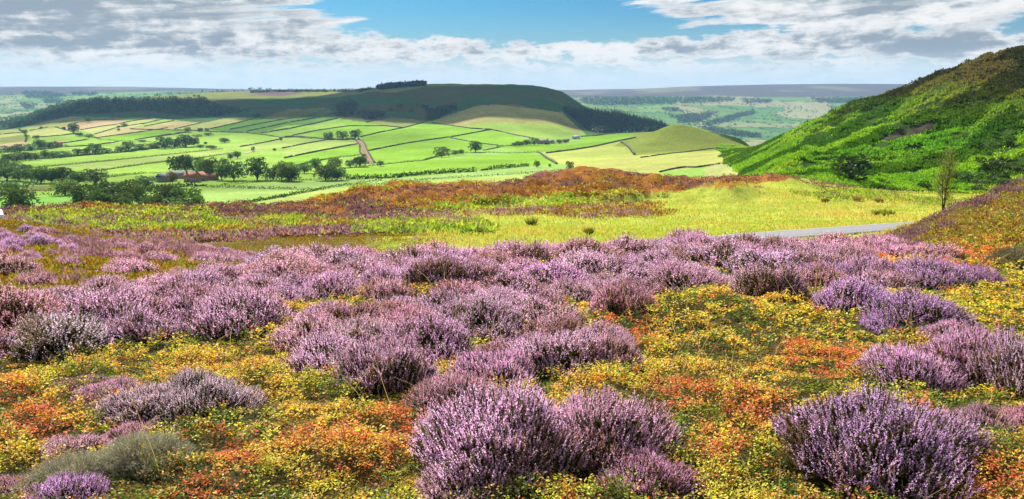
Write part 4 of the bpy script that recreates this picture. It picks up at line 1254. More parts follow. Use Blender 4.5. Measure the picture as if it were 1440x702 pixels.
# place, then (foot u, v, height, width) in the view
TREES = {
    'in the bottom left wood': [(10, 254, 18, 30), (27, 255, 15, 20), (45, 256, 17, 22), (58, 258, 20, 24), (72, 258, 18, 22), (88, 258, 20, 24), (2, 247, 16, 20), (14, 240, 14, 22), (36, 246, 13, 16), (110, 261, 18, 20), (135, 260, 20, 28)],
    'on open pasture before the wood': [(28, 306, 40, 44), (92, 275, 20, 28), (2, 274, 16, 22)],
    'in the big clump above the bracken': [(122, 294, 30, 34), (140, 297, 28, 30), (158, 294, 34, 36), (180, 288, 30, 34), (196, 290, 26, 26), (150, 285, 26, 30), (172, 296, 22, 26)],
    'in the rounded clump below the farm': [(214, 297, 20, 28), (236, 294, 28, 34), (262, 294, 27, 34), (276, 295, 20, 20), (252, 297, 18, 32)],
    'around the farm in the valley': [(205, 264, 14, 24), (247, 244, 22, 16), (261, 244, 23, 18), (276, 244, 20, 18), (288, 247, 20, 20), (297, 252, 26, 24), (312, 254, 20, 18), (315, 234, 10, 12), (324, 225, 8, 8), (334, 223, 9, 10), (329, 254, 23, 24), (243, 259, 16, 13), (362, 254, 28, 27)],
    'in the row right of the farm': [(384, 254, 16, 16), (396, 254, 20, 20), (406, 255, 24, 24), (410, 255, 17, 20), (428, 244, 12, 16), (444, 240, 15, 16), (458, 254, 20, 24), (474, 254, 16, 22), (471, 239, 15, 16)],
    'around the foot of the walled track': [(492, 236, 10, 11), (506, 235, 13, 17), (535, 234, 7, 9), (512, 222, 5, 6)],
    'in the short line above the walled track': [(462, 196.5, 9, 11), (481, 196.5, 11, 13), (500, 196, 12, 14)],
    'on the hedge right of the walled track': [(621, 221.5, 13, 17), (640, 218, 6, 9), (649, 217, 6, 6), (669, 214.5, 14, 18)],
    'near the stone farm below the knoll': [(755, 236, 9, 8), (773, 235, 4, 4), (801, 240, 12, 9), (751, 204, 9, 11), (741, 204.5, 7, 11), (731, 205.5, 6, 10), (724, 206, 5, 8), (787, 202, 5, 8), (795, 201, 4, 6), (769, 204, 4, 8)],
    'along the long left hedge': [(12, 230, 12, 16), (24, 228, 12, 14), (36, 226, 10, 14), (50, 225, 9, 14), (63, 223, 10, 11), (76, 222, 8, 14), (92, 220, 7, 12), (110, 218, 8, 13), (122, 218, 9, 10), (134, 217, 13, 18), (150, 216, 7, 10), (170, 214, 7, 12), (181, 213, 13, 15), (198, 211, 8, 15), (215, 209, 7, 12), (232, 209, 15, 18), (246, 208, 11, 14), (261, 207, 15, 17), (273, 206, 11, 12)],
    'along the upper hedge by the cottage': [(12, 213, 7, 16), (28, 214, 10, 16), (43, 212, 8, 14), (57, 210, 12, 15), (69, 209, 8, 13), (77, 208, 8, 8)],
    'on the strip fields below the scarp': [(104, 187.5, 12, 12), (124, 172, 7, 7), (90, 183, 4, 5), (58, 181.5, 3, 4), (51, 195, 4, 9), (38, 193, 3, 5), (35, 188, 5, 6), (112, 192, 5, 8), (125, 194, 5, 9), (175, 178, 4, 8), (167, 180, 3, 4), (167, 184, 3, 4), (200, 200, 3, 8), (264, 186, 6, 8), (282, 184.5, 4, 6), (291, 184.5, 4, 5), (277, 192.5, 3, 10), (293, 191, 4, 11), (316, 201, 6, 11), (289, 203, 3, 4), (300, 210, 5, 7), (356, 213, 6, 4), (395, 198.5, 5, 4), (386, 212, 3, 4), (360, 164, 4, 8), (282, 208, 4, 12), (295, 209, 4, 10)],
}
SHRUBS = {
    'on the bracken hillside at the right': [(1300, 268, 12, 14), (1345, 250, 10, 12), (1432, 245, 14, 14), (1402, 258, 16, 18), (1375, 270, 10, 16), (1193, 254, 34, 38), (1419, 207, 13, 10), (1388, 243, 18, 16), (1402, 236, 15, 14), (1391, 222, 8, 8), (1360, 258, 15, 16), (1418, 240, 11, 20), (1380, 262, 10, 18), (1410, 262, 12, 22)],
    'at the lower edge of the pale pasture': [(299, 296, 6, 13), (311, 295, 6, 10), (345, 289, 3, 6), (369, 289, 4, 6), (399, 278, 4, 5), (18, 263, 6, 9), (526, 268, 6, 6), (22, 304, 8, 9)],
    'on the dark face of the flat topped hill': [(562, 151, 4, 6), (578, 158, 4, 6), (550, 156, 4, 5), (541, 160, 4, 6), (598, 152, 4, 7), (507, 130, 3, 4), (273, 136.5, 3, 3), (279, 136.5, 3, 3)],
}
def number_label(lst):
    return np.argsort(np.argsort([a[0] + a[1] * 0.001 for a in lst]))

def build_trees():
    rng = np.random.default_rng(91)
    for sets, table, nm, cat, grp in ((TREE_SETS, TREES, 'broadleaf_tree', 'tree', 'trees of the dale'), (BUSH_SETS, SHRUBS, 'round_shrub', 'shrub', 'shrubs on hill and pasture')):
        for place, lst in table.items():
            order = number_label(lst)
            P = hit([a[0] for a in lst], [a[1] for a in lst], 150 if 'hillside' in place else 240, 3000)
            for i, (u, v, h, w) in enumerate(lst):
                p = P[i]
                depth = p[1] * CP - p[2] * SP
                hh, ww = h / FPX * depth, w / FPX * depth
                tm, cm = sets[rng.integers(len(sets))]
                o = empty(nm, (p[0], p[1], p[2] - 0.1), rng.uniform(0, 6.28))
                o.scale = (ww * 1.2, ww * 1.2, hh * 1.12)
                size = 'small' if hh < 6.5 else ('large' if hh > 12 else 'middling')
                if 'open pasture' in place or 'walled track' in place and len(lst) <= 4:
                    shape = ('spreading' if ww > hh else 'upright')
                else:
                    shape = 'wide' if ww > hh * 1.15 else ('slim' if ww < hh * 0.85 else 'round')
                tag(o, '%s %s %s, %s from left %s' % (size, shape, cat, ordw(int(order[i])), place), cat, grp)
                obj('trunk' if cat == 'tree' else 'stem', tm, o)
                c = obj('crown', cm, o)
                k = rng.uniform(0.7, 1.5)
                c.color = (0.070 * k * rng.uniform(0.85, 1.25), 0.125 * k, 0.030 * k, 1)
                if (u, v) == (243, 259): c.color = (0.16, 0.12, 0.04, 1)
                if (u, v) in ((252, 297), (276, 295)): c.color = (0.13, 0.22, 0.04, 1)
build_trees()

def build_sapling():
    """the thin half-bare tree by the lane"""
    rng = np.random.default_rng(97)
    p = hit([1326], [303], 36, 90)[0]
    p[1] = 57.0; p[0] = pix_dir(1326, 303)[0] * 57; p[2] = H(p[0], p[1])
    hgt = 112 / FPX * 57
    root = empty('young_tree', tuple(p))
    tag(root, 'thin half bare young tree standing at the end of the lane', 'tree')
    tr = []; tips = []
    bark = (0.055, 0.045, 0.035)
    main = [np.array([0, 0, -0.1])]
    for i in range(8):
        main.append(main[-1] + np.array([rng.normal(0.015, 0.03), rng.normal(0, 0.03), hgt / 8]))
    main = np.array(main)
    tr.append(tube(main, np.linspace(0.085, 0.012, 9), 8, bark))
    fork = [main[1] + np.array([0, 0, 0.2])]
    for i in range(6):
        fork.append(fork[-1] + np.array([-0.10 + 0.02 * i, rng.normal(0, 0.05), hgt / 9]))
    tr.append(tube(np.array(fork), np.linspace(0.055, 0.008, 7), 6, bark))
    for stem, n in ((main, 26), (np.array(fork), 14)):
        for j in range(n):
            k = rng.uniform(0.28, 0.98)
            idx = k * (len(stem) - 1); i0 = int(idx)
            b = stem[i0] + (stem[min(i0 + 1, len(stem) - 1)] - stem[i0]) * (idx - i0)
            a = rng.uniform(0, 6.28)
            ln = rng.uniform(0.45, 0.95) * (1.15 - k * 0.6)
            e1 = b + np.array([math.cos(a) * ln * 0.42, math.sin(a) * ln * 0.42, ln * 0.45])
            e2 = e1 + np.array([math.cos(a) * ln * 0.26, math.sin(a) * ln * 0.26, ln * 0.5])
            tr.append(tube([b, e1, e2], [0.017, 0.010, 0.004], 4, bark))
            tips += [(b + e1) / 2, e1, (e1 + e2) / 2, e2]
            for s in range(2):
                f = e1 + rng.normal(0, 0.22, 3) + np.array([0, 0, 0.1])
                tr.append(tube([e1, (e1 + f) / 2 + rng.normal(0, 0.03, 3), f], [0.007, 0.005, 0.003], 3, bark)); tips.append(f)
    obj('trunk', mesh_np('trunk', *join(tr), M_BARK), root)
    tips = np.array(tips)
    tips = tips[rng.random(len(tips)) < 0.85]
    q = np.repeat(tips, 20, 0) + rng.normal(0, 0.13, (len(tips) * 20, 3))
    c = np.where(rng.random((len(q), 1)) < 0.2, np.array([0.28, 0.15, 0.05]), np.array([0.20, 0.26, 0.06])) * rng.uniform(0.6, 1.4, (len(q), 1))
    m = obj('crown', mesh_np('crown', *leaves(q, rng.normal(0, 1, q.shape), rng.normal(0, 1, q.shape), rng.uniform(0.06, 0.12, len(q)), rng.uniform(0.03, 0.05, len(q)), c), M_TREE), root)
    m.color = (1, 1, 1, 1)
build_sapling()

# ------------------------------------------------------------------ woods that read as one mass
def wood(name, label, polys, spacing, hgt, col, conifer=False, ymin=1200, ymax=7000, seed=1, jitter=0.5, leafn=14):
    rng = np.random.default_rng(seed)
    pts = []
    for poly in polys:
        pa = np.array(poly)
        u0, v0 = pa.min(0); u1, v1 = pa.max(0)
        n = int(max(60, (u1 - u0) * (v1 - v0) * spacing))
        u = rng.uniform(u0, u1, n); v = rng.uniform(v0, v1, n)
        k = inpoly(u, v, poly)
        P = hit(u[k], v[k], ymin, ymax)
        pts.append(P[(P[:, 1] < ymax * 0.98)])
    P = np.vstack(pts)
    n = len(P)
    h = hgt * rng.uniform(1 - jitter, 1 + jitter * 0.6, n)
    tone = np.array(col) * rng.uniform(0.6, 1.4, (n, 1)) * (1 + rng.normal(0, 0.06, (n, 3)))
    nb = leafn
    if conifer:
        k = rng.uniform(0.08, 1, (n, nb)); a = rng.uniform(0, 6.28, (n, nb))
        r = (1 - k) * 0.24 + 0.01
        q = P[:, None] + np.stack([np.cos(a) * r * 0.2, np.sin(a) * r * 0.2, k], -1) * h[:, None, None]
        D = np.stack([np.cos(a), np.sin(a), np.full_like(a, -0.7)], -1)
        L = (r * 1.5 + 0.06) * h[:, None]; Wd = (r * 1.1 + 0.05) * h[:, None]
        Nn = np.stack([np.cos(a), np.sin(a), np.full_like(a, 1.5)], -1)
    else:
        d = unit(rng.normal(0, 1, (n, nb, 3)))
        q = P[:, None] + (d * np.array([0.42, 0.42, 0.36]) + np.array([0, 0, 0.55])) * h[:, None, None]
        D = d + rng.normal(0, 0.7, (n, nb, 3)); Nn = rng.normal(0, 1, (n, nb, 3))
        L = rng.uniform(0.3, 0.5, (n, nb)) * h[:, None]; Wd = L * 0.8
    c = np.repeat(tone[:, None], nb, 1) * rng.uniform(0.7, 1.3, (n, nb, 1))
    V, F_, c = leaves(q.reshape(-1, 3), D.reshape(-1, 3), Nn.reshape(-1, 3), L.ravel(), Wd.ravel(), np.clip(c, 0.003, 1).reshape(-1, 3))
    o = tag(obj(name, mesh_np(name, V, F_, c, M_TREE)), label, 'wood', kind='stuff')
    o.color = (1, 1, 1, 1)
    print(name, n)

WOODC = (0.045, 0.085, 0.030)
wood('scarp_wood', 'dark wood clothing the scarp at the left of the dale', [[(0, 173), (40, 163), (75, 150), (100, 143), (130, 140), (200, 140), (285, 140), (300, 148), (215, 156), (135, 160), (100, 163), (55, 171), (27, 179), (0, 181)]], 0.5, 7.5, WOODC, seed=3, ymin=1500, ymax=2600)
wood('scarp_thicket', 'dark thickets on the lower face of the flat topped hill', [[(472, 150), (490, 144), (502, 147), (500, 158), (492, 164), (477, 166)], [(600, 158), (640, 149), (642, 154), (612, 170), (603, 169)], [(215, 158), (300, 150), (350, 158), (290, 166)], [(500, 160), (530, 160), (545, 163), (515, 170)]], 0.45, 7, (0.04, 0.075, 0.03), seed=5, ymin=1300, ymax=2300)
wood('conifer_plantation', 'dense dark conifer plantation behind the round grassy hill', [[(792, 155), (823, 157), (845, 158), (870, 159), (890, 165), (917, 171), (937, 178), (948, 184), (920, 185), (880, 187), (840, 188), (826, 183), (810, 170)]], 0.9, 13, (0.030, 0.070, 0.038), True, seed=7, ymin=1300, ymax=2300, jitter=0.3)
wood('skyline_plantation', 'row of dark pines on top of the flat topped hill', [[(530, 124.6), (545, 122.6), (570, 120.8), (597, 119.2), (598, 121), (570, 122.6), (535, 126.5)]], 3.0, 8.5, (0.030, 0.055, 0.030), seed=9, ymin=1900, ymax=2600, jitter=0.6, leafn=18)
wood('skyline_wood', 'thin dark belt of trees along the plateau skyline', [[(352, 129.5), (400, 128.2), (500, 128.5), (520, 127), (520, 128.6), (450, 130), (400, 130), (352, 131)]], 2.0, 5.5, (0.035, 0.06, 0.03), seed=10, ymin=2000, ymax=3200, jitter=0.5)
wood('far_dale_woods', 'woods and hedgerow trees in the far blue dale', [[(815, 140), (830, 136.5), (930, 137), (1035, 138), (1030, 143), (960, 146), (850, 149), (822, 147)], [(1140, 139), (1210, 138), (1230, 140), (1200, 145), (1150, 145)], [(930, 153), (955, 153), (950, 158), (932, 157)], [(950, 165), (985, 160), (1010, 158), (985, 172), (955, 174)], [(985, 176), (1040, 160), (1060, 156), (1062, 160), (1000, 178)], [(1040, 140), (1085, 141), (1085, 145), (1050, 146)],
     [(30, 130), (70, 130), (95, 136), (60, 140), (35, 137)], [(30, 147), (47, 148), (46, 153), (32, 152)], [(100, 131), (140, 132), (130, 135), (105, 135)], [(980, 178), (1060, 190), (1075, 193), (1055, 194), (1000, 188)], [(60, 141), (90, 141), (84, 147), (64, 146)]], 1.1, 13, (0.045, 0.085, 0.045), seed=12, ymin=2400, ymax=5900, leafn=9)

def far_trees():
    """clumps between the far fields, thinned to follow their hedges"""
    rng = np.random.default_rng(15)
    n = 44000
    y = np.sqrt(rng.uniform(2600 ** 2, 5600 ** 2, n)); t = rng.uniform(-0.68, 0.70, n)
    x = t * y
    cx, cy = x / 210 + fbm(x * 0.003, y * 0.003, 141, 2) * 1.5, y / 330 + fbm(x * 0.003, y * 0.003, 151, 2) * 1.5
    e1 = np.abs((cx + np.floor(cy) * 0.37) % 1 - 0.5); e2 = np.abs(cy % 1 - 0.5)
    ok = ((e1 > 0.47) | (e2 > 0.47)) & (fbm(x * 0.002, y * 0.002, 181, 3) > 0.36) & ((t > 0.05) | (t < -0.28))
    x, y = x[ok], y[ok]; n = len(x)
    z = H(x, y)
    h = rng.uniform(4, 11, n)
    nb = 7
    d = unit(rng.normal(0, 1, (n, nb, 3)))
    P = np.stack([x, y, z], 1)
    q = P[:, None] + (d * np.array([0.5, 0.5, 0.36]) + np.array([0, 0, 0.5])) * h[:, None, None]
    c = np.repeat(np.array([[0.05, 0.095, 0.05]]) * rng.uniform(0.6, 1.4, (n, 1)), nb, 0)
    L = rng.uniform(0.4, 0.7, n * nb) * np.repeat(h, nb)
    V, F_, c = leaves(q.reshape(-1, 3), rng.normal(0, 1, (n * nb, 3)), rng.normal(0, 1, (n * nb, 3)), L, L * 0.8, c)
    o = tag(obj('far_hedgerow_trees', mesh_np('far_hedgerow_trees', V, F_, c, M_TREE)), 'specks of hedgerow trees between the fields of the far dales', 'trees', kind='stuff')
    o.color = (1, 1, 1, 1)
far_trees()
# ------------------------------------------------------------------ field walls and hedges
# kind, height, place, view line
LINES = [
    ('hedge', 1.6, 'A', [(39, 237), (120, 230), (200, 222), (251, 216.5), (313, 209.7)]),
    ('hedge', 1.6, 'A', [(143, 240), (200, 232), (239, 226.8), (282, 222.5), (309, 218.2), (330, 215.6)]),
    ('hedge', 3.0, 'A', [(0, 227), (34, 225), (82, 222.5), (120, 219), (154, 216), (166, 215.3), (222, 208.8), (262, 206.5)]),
    ('hedge', 3.0, 'A', [(0, 216), (34, 212.5), (60, 210), (82, 208), (94, 206.8)]),
    ('wall', 1.6, 'A', [(94, 206.8), (125, 205.4), (159, 201), (169, 198.5)]),
    ('wall', 1.7, 'A', [(87, 202), (123, 196.8)]),
    ('hedge', 2.0, 'B', [(130, 193), (142, 196.7), (168, 198.5), (202, 199.4), (222, 200.6)]),
    ('wall', 1.6, 'B', [(190, 197), (215, 193), (240, 190), (262, 186.2)]),
    ('hedge', 2.4, 'B', [(27, 183), (35, 188), (38, 193), (36, 200)]),
    ('wall', 1.6, 'B', [(0, 189.5), (20, 187.5), (35, 187)]),
    ('hedge', 2.0, 'B', [(77, 179), (90, 182.5), (102, 186), (108, 190), (130, 193)]),
    ('wall', 1.5, 'B', [(42, 184), (58, 181), (68, 179)]),
    ('wall', 1.5, 'B', [(45, 194), (75, 191.7), (93, 190), (106, 188)]),
    ('wall', 1.5, 'B', [(100, 174), (127, 170), (147, 168), (160, 167.5)]),
    ('wall', 1.5, 'B', [(113, 183), (142, 178), (160, 176), (183, 171), (215, 166)]),
    ('wall', 1.5, 'B', [(133, 189), (167, 179), (183, 176.7), (207, 173), (230, 167.5)]),
    ('wall', 1.5, 'B', [(138, 194), (167, 190), (217, 183), (236, 180)]),
    ('wall', 1.6, 'B', [(183, 181.7), (200, 182.3), (242, 183.3), (263, 183.5), (307, 186), (343, 186.7)]),
    ('wall', 1.6, 'C', [(343, 186.7), (373, 190), (397, 194), (413, 193.3), (440, 195)]),
    ('wall', 1.5, 'B', [(200, 175), (222, 169)]),
    ('wall', 1.5, 'B', [(203, 178), (245, 170)]),
    ('wall', 1.5, 'B', [(245, 181.7), (283, 173)]),
    ('wall', 1.8, 'C', [(295, 181.7), (333, 173.3), (358, 166.7)]),
    ('wall', 1.8, 'C', [(323, 182.5), (367, 174), (398, 168.3)]),
    ('wall', 1.9, 'C', [(347, 185), (383, 177.5), (408, 172), (442, 166.7), (472, 158)]),
    ('wall', 2.0, 'C', [(367, 187.5), (408, 181), (442, 174), (475, 166.7)]),
    ('wall', 1.7, 'C', [(410, 191), (450, 183), (490, 177.5)]),
    ('wall', 1.7, 'C', [(368, 167), (388, 159), (404, 154.5)]),
    ('wall', 1.6, 'C', [(372, 167), (400, 168), (420, 165), (435, 161.7), (462, 154)]),
    ('wall', 1.7, 'B', [(203, 195), (232, 190), (262, 186)]),
    ('wall', 1.7, 'C', [(338, 206.7), (367, 201.7), (395, 196)]),
    ('wall', 1.7, 'C', [(397, 209), (433, 201.7), (462, 196.7)]),
    ('wall', 1.7, 'D', [(490, 177.5), (517, 177.5), (542, 177.5), (567, 180)]),
    ('wall', 1.9, 'D', [(507, 193), (533, 186.7), (568, 180), (605, 170)]),
    ('wall', 1.8, 'D', [(515, 172.5), (553, 164.5), (602, 170.5)]),
    ('wall', 2.0, 'C', [(400, 192.5), (427, 193), (455, 195.8), (478, 197), (500, 195.8)]),
    ('wall', 1.8, 'C', [(400, 222.7), (451, 212.5), (502, 203)]),
    ('hedge', 1.8, 'C', [(417, 234), (451, 226), (477, 222), (509, 218.5)]),
    ('wall', 1.8, 'D', [(518, 212.5), (571, 202), (622, 194.5), (640, 192), (672, 186), (688, 183)]),
    ('wall', 1.9, 'D', [(607, 173), (663, 181), (690, 182.5), (707, 186), (723, 190), (750, 195)]),
    ('wall', 1.6, 'D', [(632, 194), (672, 201.7), (700, 205)]),
    ('wall', 2.0, 'T', [(499, 196), (506, 204), (506, 214), (513, 223), (518, 230)]),
    ('wall', 2.0, 'T', [(504, 195.4), (513, 202), (517, 212.5), (527, 229.6)]),
    ('hedge', 1.7, 'D', [(480, 238), (520, 234), (554, 230.4), (597, 226), (614, 221), (630, 218), (650, 216), (683, 215), (717, 216), (755, 214.5)]),
    ('wall', 2.0, 'E', [(755, 214.5), (760, 216), (768, 222.5), (783, 231)]),
    ('hedge', 3.2, 'D', [(487, 252.6), (509, 252), (559, 250), (567.5, 248.4), (597, 246), (640, 243), (667, 241.7)]),
    ('hedge', 3.0, 'D', [(678, 240), (700, 238), (742, 234)]),
    ('hedge', 1.5, 'F', [(492, 260), (533, 259.5), (571, 256), (600, 253), (683, 248), (782, 241.7)]),
    ('hedge', 1.4, 'F', [(502.6, 258.6), (537, 254)]),
    ('hedge', 1.5, 'F', [(326, 291), (349, 286), (398, 277), (446, 268), (468, 264), (492, 260)]),
    ('hedge', 1.7, 'F', [(289, 263.5), (337, 265), (412, 267), (451, 267.5)]),
    ('hedge', 1.5, 'F', [(311, 261), (359, 256.7), (388, 254.5), (480, 253)]),
    ('hedge', 2.8, 'F', [(207, 268.6), (230, 265.5), (251, 263.5), (287, 262)]),
    ('hedge', 1.5, 'G', [(0, 260), (30, 260.5), (56, 260)]),
    ('hedge', 1.4, 'G', [(25, 268.8), (70, 269), (90, 267)]),
    ('hedge', 1.7, 'G', [(0, 277), (51, 275.5), (113, 274.6)]),
    ('hedge', 1.8, 'G', [(73, 298), (95, 296), (116, 293)]),
    ('hedge', 1.5, 'G', [(152, 250), (175, 247), (205, 244), (236, 244)]),
    ('hedge', 2.2, 'E', [(700, 206.7), (713, 206), (730, 204.6), (747, 203), (764, 202), (780, 201)]),
    ('wall', 1.3, 'E', [(680, 211.7), (703, 207.5)]),
    ('wall', 1.8, 'E', [(817, 192.5), (840, 191), (856, 188.5), (882, 186.3), (922, 184)]),
    ('wall', 1.8, 'E', [(768, 216), (808, 211), (834, 207), (869, 199), (894, 194)]),
    ('wall', 2.4, 'E', [(873, 200), (882.5, 206), (889, 213), (892, 218)]),
    ('wall', 0.9, 'E', [(901, 222), (944, 216), (963, 214.4), (991, 210.6), (1036, 205)]),
    ('wall', 1.0, 'E', [(927.5, 242.5), (945, 238.5), (961, 236), (980, 236), (1012, 231)]),
    ('wall', 2.0, 'D', [(673, 148.8), (693, 147), (720, 149), (753, 153), (790, 158.5)]),
    ('hedge', 2.5, 'H', [(1072.5, 167.8), (1089, 152.4), (1119, 157), (1155.5, 159.6), (1181, 159.6)]),
    ('hedge', 2.5, 'H', [(1060, 167), (1103, 167.4), (1136, 173)]),
    ('hedge', 2.5, 'H', [(1051, 177.7), (1074, 182), (1103, 180)]),
]
PLACES = {'A': 'across the green fields left of the farm', 'B': 'among the pale strips under the scarp wood', 'C': 'in the strips left of the walled track',
          'D': 'on slopes below the flat topped hill', 'T': 'of the pair lining the brown track', 'E': 'around the round grassy hill', 'F': 'on the pale pasture below the farm row',
          'G': 'in the bottom left pastures', 'H': 'between fields of the far right dale'}

def field_line(i, kind, h, pts):
    rng = np.random.default_rng(1000 + i)
    pts = np.array(pts, float)
    s = np.concatenate([[0], np.cumsum(np.linalg.norm(np.diff(pts, axis=0), axis=1))])
    n = max(8, int(s[-1] / 1.1))
    q = np.linspace(0, s[-1], n)
    k = np.array([0.25, 0.5, 0.25])
    u = np.interp(q, s, pts[:, 0]); v = np.interp(q, s, pts[:, 1])
    for _ in range(2):
        u[1:-1] = np.convolve(u, k, 'valid'); v[1:-1] = np.convolve(v, k, 'valid')
    P = hit(u, v, 235, 6000)
    P[1:-1, 1] = np.median(np.stack([P[:-2, 1], P[1:-1, 1], P[2:, 1]]), axis=0)
    P[:, 0] = pix_dir(u, v)[0] * P[:, 1]
    # resample on the ground at an even step
    g = np.concatenate([[0], np.cumsum(np.linalg.norm(np.diff(P[:, :2], axis=0), axis=1))])
    step = 2.2 if P[:, 1].mean() < 1000 else 4.0
    m = min(700, max(10, int(g[-1] / step)))
    gq = np.linspace(0, g[-1], m)
    x, y = np.interp(gq, g, P[:, 0]), np.interp(gq, g, P[:, 1])
    z = H(x, y)
    T = unit(np.stack([np.gradient(x), np.gradient(y), np.zeros(m)], 1)); S = np.stack([-T[:, 1], T[:, 0], np.zeros(m)], 1)
    C0 = np.stack([x, y, z], 1)
    if kind == 'wall':
        hv = h * rng.uniform(0.75, 1.1, m)[:, None] * np.array([0, 0, 1.0]); gap = rng.random(m) < 0.03
        hv[gap] *= 0.35
        w = 0.45
        ring = np.stack([C0 - S * w - [0, 0, 1.2], C0 - S * w * 0.8 + hv, C0 + S * w * 0.8 + hv, C0 + S * w - [0, 0, 1.2]], 1)
        V = ring.reshape(-1, 3)
        a = np.arange(m - 1)[:, None] * 4; b = np.arange(3)[None]
        Fq = np.stack([a + b, a + b + 1, a + b + 5, a + b + 4], -1).reshape(-1, 4)
        Fq = np.vstack([Fq, [[0, 3, 2, 1]], [[(m - 1) * 4 + j for j in range(4)]]])
        h_ = h
        c = np.array([0.115, 0.115, 0.085]) * rng.uniform(0.55, 1.4, (len(Fq), 1))
        # grass and nettles at its foot
        k2 = m * 3
        j = rng.integers(0, m, k2)
        B = C0[j] + S[j] * rng.choice([-0.7, 0.7], k2)[:, None] * rng.uniform(0.7, 1.3, (k2, 1)) + T[j] * rng.uniform(-1, 1, (k2, 1)) * step
        L = leaves(B, rng.normal(0, 0.3, (k2, 3)) + [0, 0, 1.0], rng.normal(0, 1, (k2, 3)), rng.uniform(0.5, 1.1, k2) * h * 0.6, np.full(k2, 0.7), np.array([0.10, 0.16, 0.03]) * rng.uniform(0.5, 1.3, (k2, 1)))
        V, Fq, c = join([(V, Fq.astype(np.int32), c), L])
        return mesh_np('dry_stone_wall', V, Fq, c, MATS['wall_stone'])
    nb = 26 if h > 2 else 14
    k2 = m * nb
    j = np.repeat(np.arange(m), nb)
    gappy = fbm(np.arange(m) * 0.23, np.full(m, i * 3.3), 611, 3)
    hm = h * (0.55 + 0.9 * gappy) * np.where((gappy < 0.33) & (h > 1.9), 0.35, 1.0)
    d = unit(rng.normal(0, 1, (k2, 3))); d[:, 2] = np.abs(d[:, 2])
    half = (0.55 + 0.22 * h)
    B = C0[j] + T[j] * rng.uniform(-0.6, 0.6, (k2, 1)) * step + S[j] * d[:, :1] * half * rng.uniform(0.3, 1, (k2, 1)) + np.array([0, 0, 1.0]) * (d[:, 2:] * hm[j][:, None] * rng.uniform(0.35, 1.0, (k2, 1)))
    sz = 0.34 * h * rng.uniform(0.7, 1.3, k2) + 0.25
    V, Fq, c = leaves(B, d + rng.normal(0, 0.6, (k2, 3)), rng.normal(0, 1, (k2, 3)), sz, sz * 0.8, np.array([0.085, 0.14, 0.04]) * rng.uniform(0.55, 1.4, (k2, 1)))
    return mesh_np('hedge', V, Fq, c, M_HEDGE)

def build_lines():
    principled('wall_stone', attr=True, rough=1.0, var=0.3, vscale=1.5, spec=0.1)
    for pl, txt in PLACES.items():
        for kind in ('wall', 'hedge'):
            ids = [i for i, l in enumerate(LINES) if l[2] == pl and l[0] == kind]
            cen = [np.mean([p[0] for p in LINES[i][3]]) + 0.01 * np.mean([p[1] for p in LINES[i][3]]) for i in ids]
            order = np.argsort(np.argsort(cen)) if ids else []
            for r, i in zip(order, ids):
                k, h, _, pts = LINES[i]
                o = obj('dry_stone_wall' if k == 'wall' else 'hedge', field_line(i, k, h, pts))
                o.color = (1, 1, 1, 1)
                ln = abs(pts[-1][0] - pts[0][0])
                size = 'long' if ln > 90 else ('short' if ln < 35 else ('leafy' if h > 2 else 'dark'))
                what = 'dry stone wall' if k == 'wall' else 'hedge'
                if pl == 'T':
                    lab = '%s dry stone wall of the pair lining the brown track' % ('left hand' if r == 0 else 'right hand')
                elif len(ids) == 1:
                    lab = '%s %s, the only one %s' % (size, what, txt)
                else:
                    lab = '%s %s, %s from the left %s' % (size, what, ordw(int(r)), txt)
                tag(o, lab, 'wall' if k == 'wall' else 'hedge', 'dry stone walls of the dale' if k == 'wall' else 'hedges of the dale', 'thing')
build_lines()

# ------------------------------------------------------------------ tracks
def ribbon(name, label, pts, w, col, ymin=240, ymax=3000, lift=0.25):
    pts = np.array(pts, float)
    P = hit(pts[:, 0], pts[:, 1], ymin, ymax)
    g = np.concatenate([[0], np.cumsum(np.linalg.norm(np.diff(P[:, :2], axis=0), axis=1))])
    m = int(g[-1] / 3) + 4
    q = np.linspace(0, g[-1], m)
    x, y = np.interp(q, g, P[:, 0]), np.interp(q, g, P[:, 1])
    T = unit(np.stack([np.gradient(x), np.gradient(y)], 1)); Nn = np.stack([-T[:, 1], T[:, 0]], 1)
    offs = np.linspace(-w / 2, w / 2, 5)
    zc = np.max([H(x + Nn[:, 0] * o, y + Nn[:, 1] * o) for o in offs], axis=0)
    V = np.array([np.stack([x + Nn[:, 0] * o, y + Nn[:, 1] * o, zc + lift], 1) for o in offs])
    i = np.arange(4)[:, None] * m + np.arange(m - 1)[None]
    Fq = np.stack([i, i + m, i + m + 1, i + 1], -1).reshape(-1, 4)
    c = np.repeat(np.array(col)[None] * np.array([1, 0.8, 0.8, 1])[:, None], m - 1, 0)
    tag(obj(name, mesh_np(name, V.reshape(-1, 3), Fq, c, MATS['dirt'])), label, 'track', kind='structure')
principled('dirt', attr=True, rough=1, var=0.35, vscale=0.4, spec=0.05)
ribbon('track', 'brown earth track climbing between two dry stone walls', [(522, 230), (515, 220), (511, 212), (510, 204), (502, 196)], 9.0, (0.27, 0.19, 0.10))
ribbon('farm_lane', 'pale lane leading to the stone farm under the knoll', [(765, 203), (785, 201.5), (800, 200.2), (815, 198)], 5.0, (0.36, 0.33, 0.26))
ribbon('field_track', 'pale worn field track by the farm trees', [(344, 216), (352, 213.5), (362, 211.5)], 6.0, (0.42, 0.36, 0.24))

# ------------------------------------------------------------------ farm buildings
M_STONE = principled('building_stone', attr=True, rough=0.95, var=0.25, vscale=1.2, spec=0.1)
M_ROOF = principled('roof_tiles', attr=True, rough=1.0, var=0.3, vscale=0.9, spec=0.03)
M_GLASS = principled('window_glass', (0.03, 0.035, 0.04), rough=0.15, spec=0.6)
M_DOOR = principled('door_paint', attr=True, rough=0.6)

